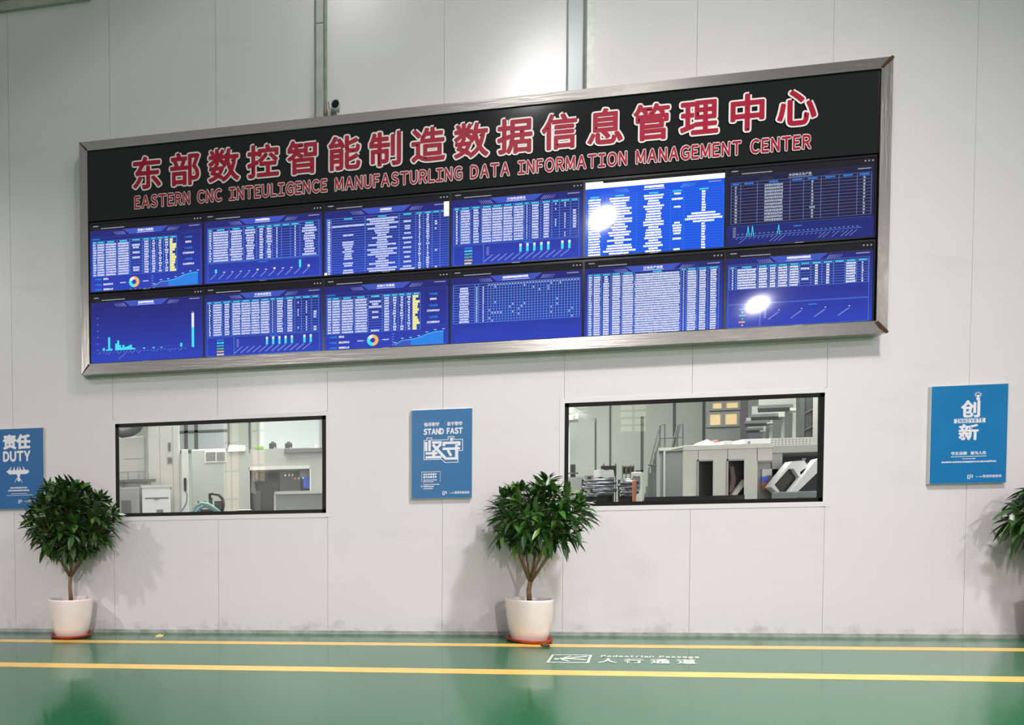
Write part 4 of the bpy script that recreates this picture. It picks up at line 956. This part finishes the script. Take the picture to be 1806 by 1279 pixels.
b = MB(); b.prism(list(reversed(pts([(1391, 872), (1402, 872), (1458, 818), (1458, 806), (1440, 810)], YG-.05))), YG-.05, YG+.03); b.build('slide_rail', M['wwhite'], t)
rr = random.Random(3)
for k in range(22):
    x, y = rr.uniform(1412, 1450), rr.uniform(808, 846)
    if y > 1400+840-x+15: continue
    part(t, 'tool_holder', M['wsteel'], x, y, x+rr.uniform(2, 8), y+rr.uniform(1.5, 5), YG+rr.uniform(.05, .3), .05)
b = MB(); b.prism(list(reversed(pts([(1411, 833), (1417, 852), (1426, 846), (1420, 826)], YG))), YG, YG+.05); b.build('nozzle_bracket', M['wpale'], t)
zt = ZM+.061
def ontop(nm, label, cat, x0, x1, ytop, m, y0=.2, dep=.3, bev=.02):
    p, q = at(x0, ytop, Y+y0), at(x1, ytop, Y+y0); b = MB(); b.box(p.x, q.x, Y+y0, Y+y0+dep, zt+.001, max(p.z, zt+.012)); return tag(b.build(nm, m, None, False, bev), label, cat)
t = thing('parts_tray', 'bright white tray with a perforated side on top of the long white machine', 'tray', (at(1370, 780, Y+.3).x, Y+.3, zt))
p, q = at(1310, 775, Y+.05), at(1358, 775, Y+.05); b = MB(); b.box(p.x, q.x, Y+.05, Y+.55, zt+.001, p.z); b.build('tray_body', M['wwhite'], t, False, .006)
p2, q2 = at(1358.5, 775, Y+.3), at(1434, 775, Y+.3); b = MB(); b.box(p2.x, q2.x, Y+.3, Y+.6, at(1362, 787, Y+.25).z+.006, p2.z+.012); b.build('perforated_side', M['wpale'], t)
b = MB(); zz0, zz1 = at(1362, 787, Y+.25).z+.01, p2.z
for r_ in range(3):
    for k in range(12): x = p2.x+(q2.x-p2.x)*(k+.3)/12.4; z = zz0+(zz1-zz0)*(r_+.35)/3; b.box(x, x+.018, Y+.297, Y+.3, z, z+.008)
b.build('perforated_grille', M['wmid'], t); part(t, 'tray_latch', M['wmid'], 1320, 779, 1323, 784, Y+.04, .01)
b = MB(); p = at(1234, 787, Y+.2); q = at(1259, 777, Y+.2)
b.add([(p.x, Y+.1, zt+.002), (q.x, Y+.1, zt+.002), (q.x, Y+.5, zt+.002), (p.x, Y+.5, zt+.002), ((p.x*.4+q.x*.6), Y+.22, q.z+.02), ((p.x*.65+q.x*.35), Y+.35, q.z-.01)], [(0, 1, 4), (0, 4, 5), (1, 2, 4), (2, 5, 4), (2, 3, 5), (3, 0, 5), (0, 3, 2, 1)])
tag(b.build('white_cloth', M['wwhite']), 'crumpled white cloth on top of the long white machine', 'cloth')
ontop('pink_cloth', 'pink rag on top of the long white machine, beside the white cloth', 'cloth', 1262, 1269, 776, M['wred'], .2, .12)
ontop('package', 'flat pale package on top of the long white machine, left of the tray', 'package', 1276, 1292, 778, M['wpale'], .06, .2, .01)
ontop('plastic_sheet', 'thin pale sheet lying at the left end of the long white machine', 'sheet', 1206, 1233, 786, M['wgreen2'], .15, .4, .004)
tag(part(None, 'storage_chest', M['wblack'], 1136, 877, 1313, 930, .6, .5, True), 'long black chest along the bottom of the right window', 'chest')
# carts with turned parts
def rack(label, x0, x1, ytop, Y, bars, seed):
    t = thing('parts_cart', label, 'cart', loc((x0+x1)/2, 900, Y), 'carts with machined parts'); rr = random.Random(seed)
    part(t, 'cart_body', M['wblack'], x0, ytop+30, x1, 930, Y, .5, True)
    for x in (x0, x1-2): part(t, 'upright', M['wduct2'], x, ytop, x+2.5, 930, Y-.04, .04, True)
    b = MB(); nb = bars
    for k in range(nb):
        y = ytop+2+k*(30/nb); p, q = at(x0, y, Y-.08), at(x1, y, Y-.08)
        s_ = rr.uniform(.0, .3); b.tube([(p.x+(q.x-p.x)*s_, Y-.08-.05*(k % 2), p.z), (q.x, Y-.08-.05*(k % 2), p.z)], .016+.012*rr.random(), 10)
    b.build('turned_shafts', M['wsteel'], t, smooth=True)
    b = MB()
    for k in range(26):
        x, y = rr.uniform(x0, x1-4), rr.uniform(ytop-2, ytop+34); pb(b, x, y, x+rr.uniform(1.5, 6), y+rr.uniform(1.5, 5), Y-.02+rr.uniform(0, .2), .1)
    b.build('small_parts', M['wduct2'], t)
    return t
rack('dark cart of steel shafts nearest the middle tree, behind the right window', 1026, 1082, 846, 1.5, 5, 4)
rack('dark cart of small turned parts right of the cart of steel shafts', 1090, 1121, 846, 1.9, 7, 9)
t = thing('covered_stand', 'grey stand with white paper cover behind the left cart in the right window', 'stand', loc(1039, 848, 2.16))
part(t, 'stand_body', M['wgrey'], 1031, 838, 1047, 930, 2.16, .15, True); part(t, 'label_plate', M['wdark'], 1037, 841, 1043, 846, 2.15, .01); b = MB(); pb(b, 1030.5, 828, 1047, 839, 2.15, .17)
for x in (1035, 1046): pb(b, x, 825, x+1, 829, 2.16, .02)
b.build('paper_cover', M['wwhite'], t)
t = thing('covered_spindle', 'dark spindle stand under a white folded sheet, right of the grey covered stand', 'spindle', loc(1070, 848, 2.3))
part(t, 'spindle_body', M['wduct2'], 1055, 836, 1083, 930, 2.36, .15, True, .02)
b = MB(); q = pts([(1056, 829), (1062, 827.5), (1069, 830), (1076, 828.5), (1082, 829), (1084, 842), (1076, 842), (1070, 844), (1060, 841)], 2.3); b.prism(list(reversed(q)), 2.3, 2.55); b.build('sheet', M['wwhite'], t)
t = thing('tool_rack', 'black rack standing behind the white folded sheet', 'rack', loc(1073, 840, 3.0))
part(t, 'rack_body', M['wblack'], 1060, 822, 1087, 838, 3.0, .3)
for x in (1064, 1085): part(t, 'rack_post', M['wblack'], x, 818, x+1.5, 930, 3.05, .05, True)
t = thing('tool_rack', 'grey-brown rack right of the black rack, behind the carts', 'rack', loc(1108, 840, 3.2))
for x in (1097, 1103, 1111, 1117): part(t, 'rack_post', M['wbrown'], x, 819+(x % 3), x+1.6, 930, 3.2, .05, True)
part(t, 'rack_shelf', M['wbrown'], 1097, 823, 1118, 834, 3.25, .2)
t = thing('electric_cabinet', 'small pale cabinet with dark panel right of the carts', 'cabinet', loc(1122, 880, 2.6))
part(t, 'cabinet_body', M['wpale'], 1113, 833, 1132, 930, 2.6, .3, True, .01); part(t, 'dark_panel', M['wmid'], 1117, 840, 1129, 864, 2.59, .01)
tag(part(None, 'rag_bag', M['wor'], 1115, 846, 1122, 872, 1.6, .06, True, .02), 'narrow orange-pink bag standing at the right end of the carts', 'bag')
t = thing('bench_vise', 'dark vise and bits at the far left of the right window', 'vise', loc(1010, 845, 3.4))
part(t, 'stand', M['wgrey'], 1001, 842, 1030, 930, 3.4, .4, True); part(t, 'vise_body', M['wduct2'], 1006, 818, 1015, 843, 3.45, .2, False, .02); part(t, 'vise_screw', M['wsteel'], 1002, 834, 1020, 836, 3.42, .03)
# column, corbels and grating along the right
t = thing('workshop_post', 'purple grey column between the lit windows and the ledges', 'post', loc(1312, 800, 7.5)); part(t, 'shaft', M['wpurple'], 1306, 690, 1318, 930, 7.5, .3, True)
for i, (x0, y0, x1, y1, Yc, lb) in enumerate(((1338, 690, 1399, 718, 4.2, 'nearest and largest grey corbel ledge in the right window'), (1326, 717, 1379, 734, 5.2, 'second grey corbel ledge, just below the largest'), (1316, 737, 1358, 746, 6.2, 'third grey corbel ledge, with small end block'), (1318, 753, 1346, 758, 6.9, 'lowest and smallest grey corbel ledge, in front of shutters'))):
    t = thing('crane_corbel', lb, 'corbel', loc(x1, 900, Yc), 'crane corbels on their posts')
    part(t, 'ledge', M['wgrey'], x0, y0, x1, y1-3, Yc, .35); part(t, 'ledge_foot', M['wmid'], x0-2, y1-3, x1, y1, Yc-.02, .38)
    part(t, 'end_block', M['wpale'], x1-6, y0+8 if i else y1+1, x1+5, y1+1 if i else y1+6, Yc-.05, .2); part(t, 'post', M['wpale'], x1-1, 690, x1+3, 930, Yc+.2, .15, True)
t = thing('roller_shutter', 'low bluish grey shutter panel under the smallest ledge', 'shutter', loc(1338, 800, 8.2)); part(t, 'panel', M['wshut'], 1318, 757, 1360, 800, 8.2, .1, True)
t = thing('wire_grating', 'tall window grating at the right end of the right window', 'grating', loc(1425, 900, 4.6))
part(t, 'post', M['wmid'], 1411, 690, 1417, 930, 4.6, .15, True); part(t, 'post', M['wpale'], 1434, 690, 1440, 930, 4.6, .15, True); part(t, 'panel', M['wsilver'], 1417, 690, 1434, 930, 4.7, .02, True)
b = MB()
for k in range(6): p = at(1418+k*3, 690, 4.68); b.box(p.x-.006, p.x+.006, 4.67, 4.69, .1, p.z)
for y in (727, 757): p, q = at(1417, y+3, 4.66), at(1434, y-5, 4.66); b.tube([p, q], .012, 6)
b.build('bars', M['wmid'], t)
bpy.data.objects.remove(_fo); bpy.data.curves.remove(_font)
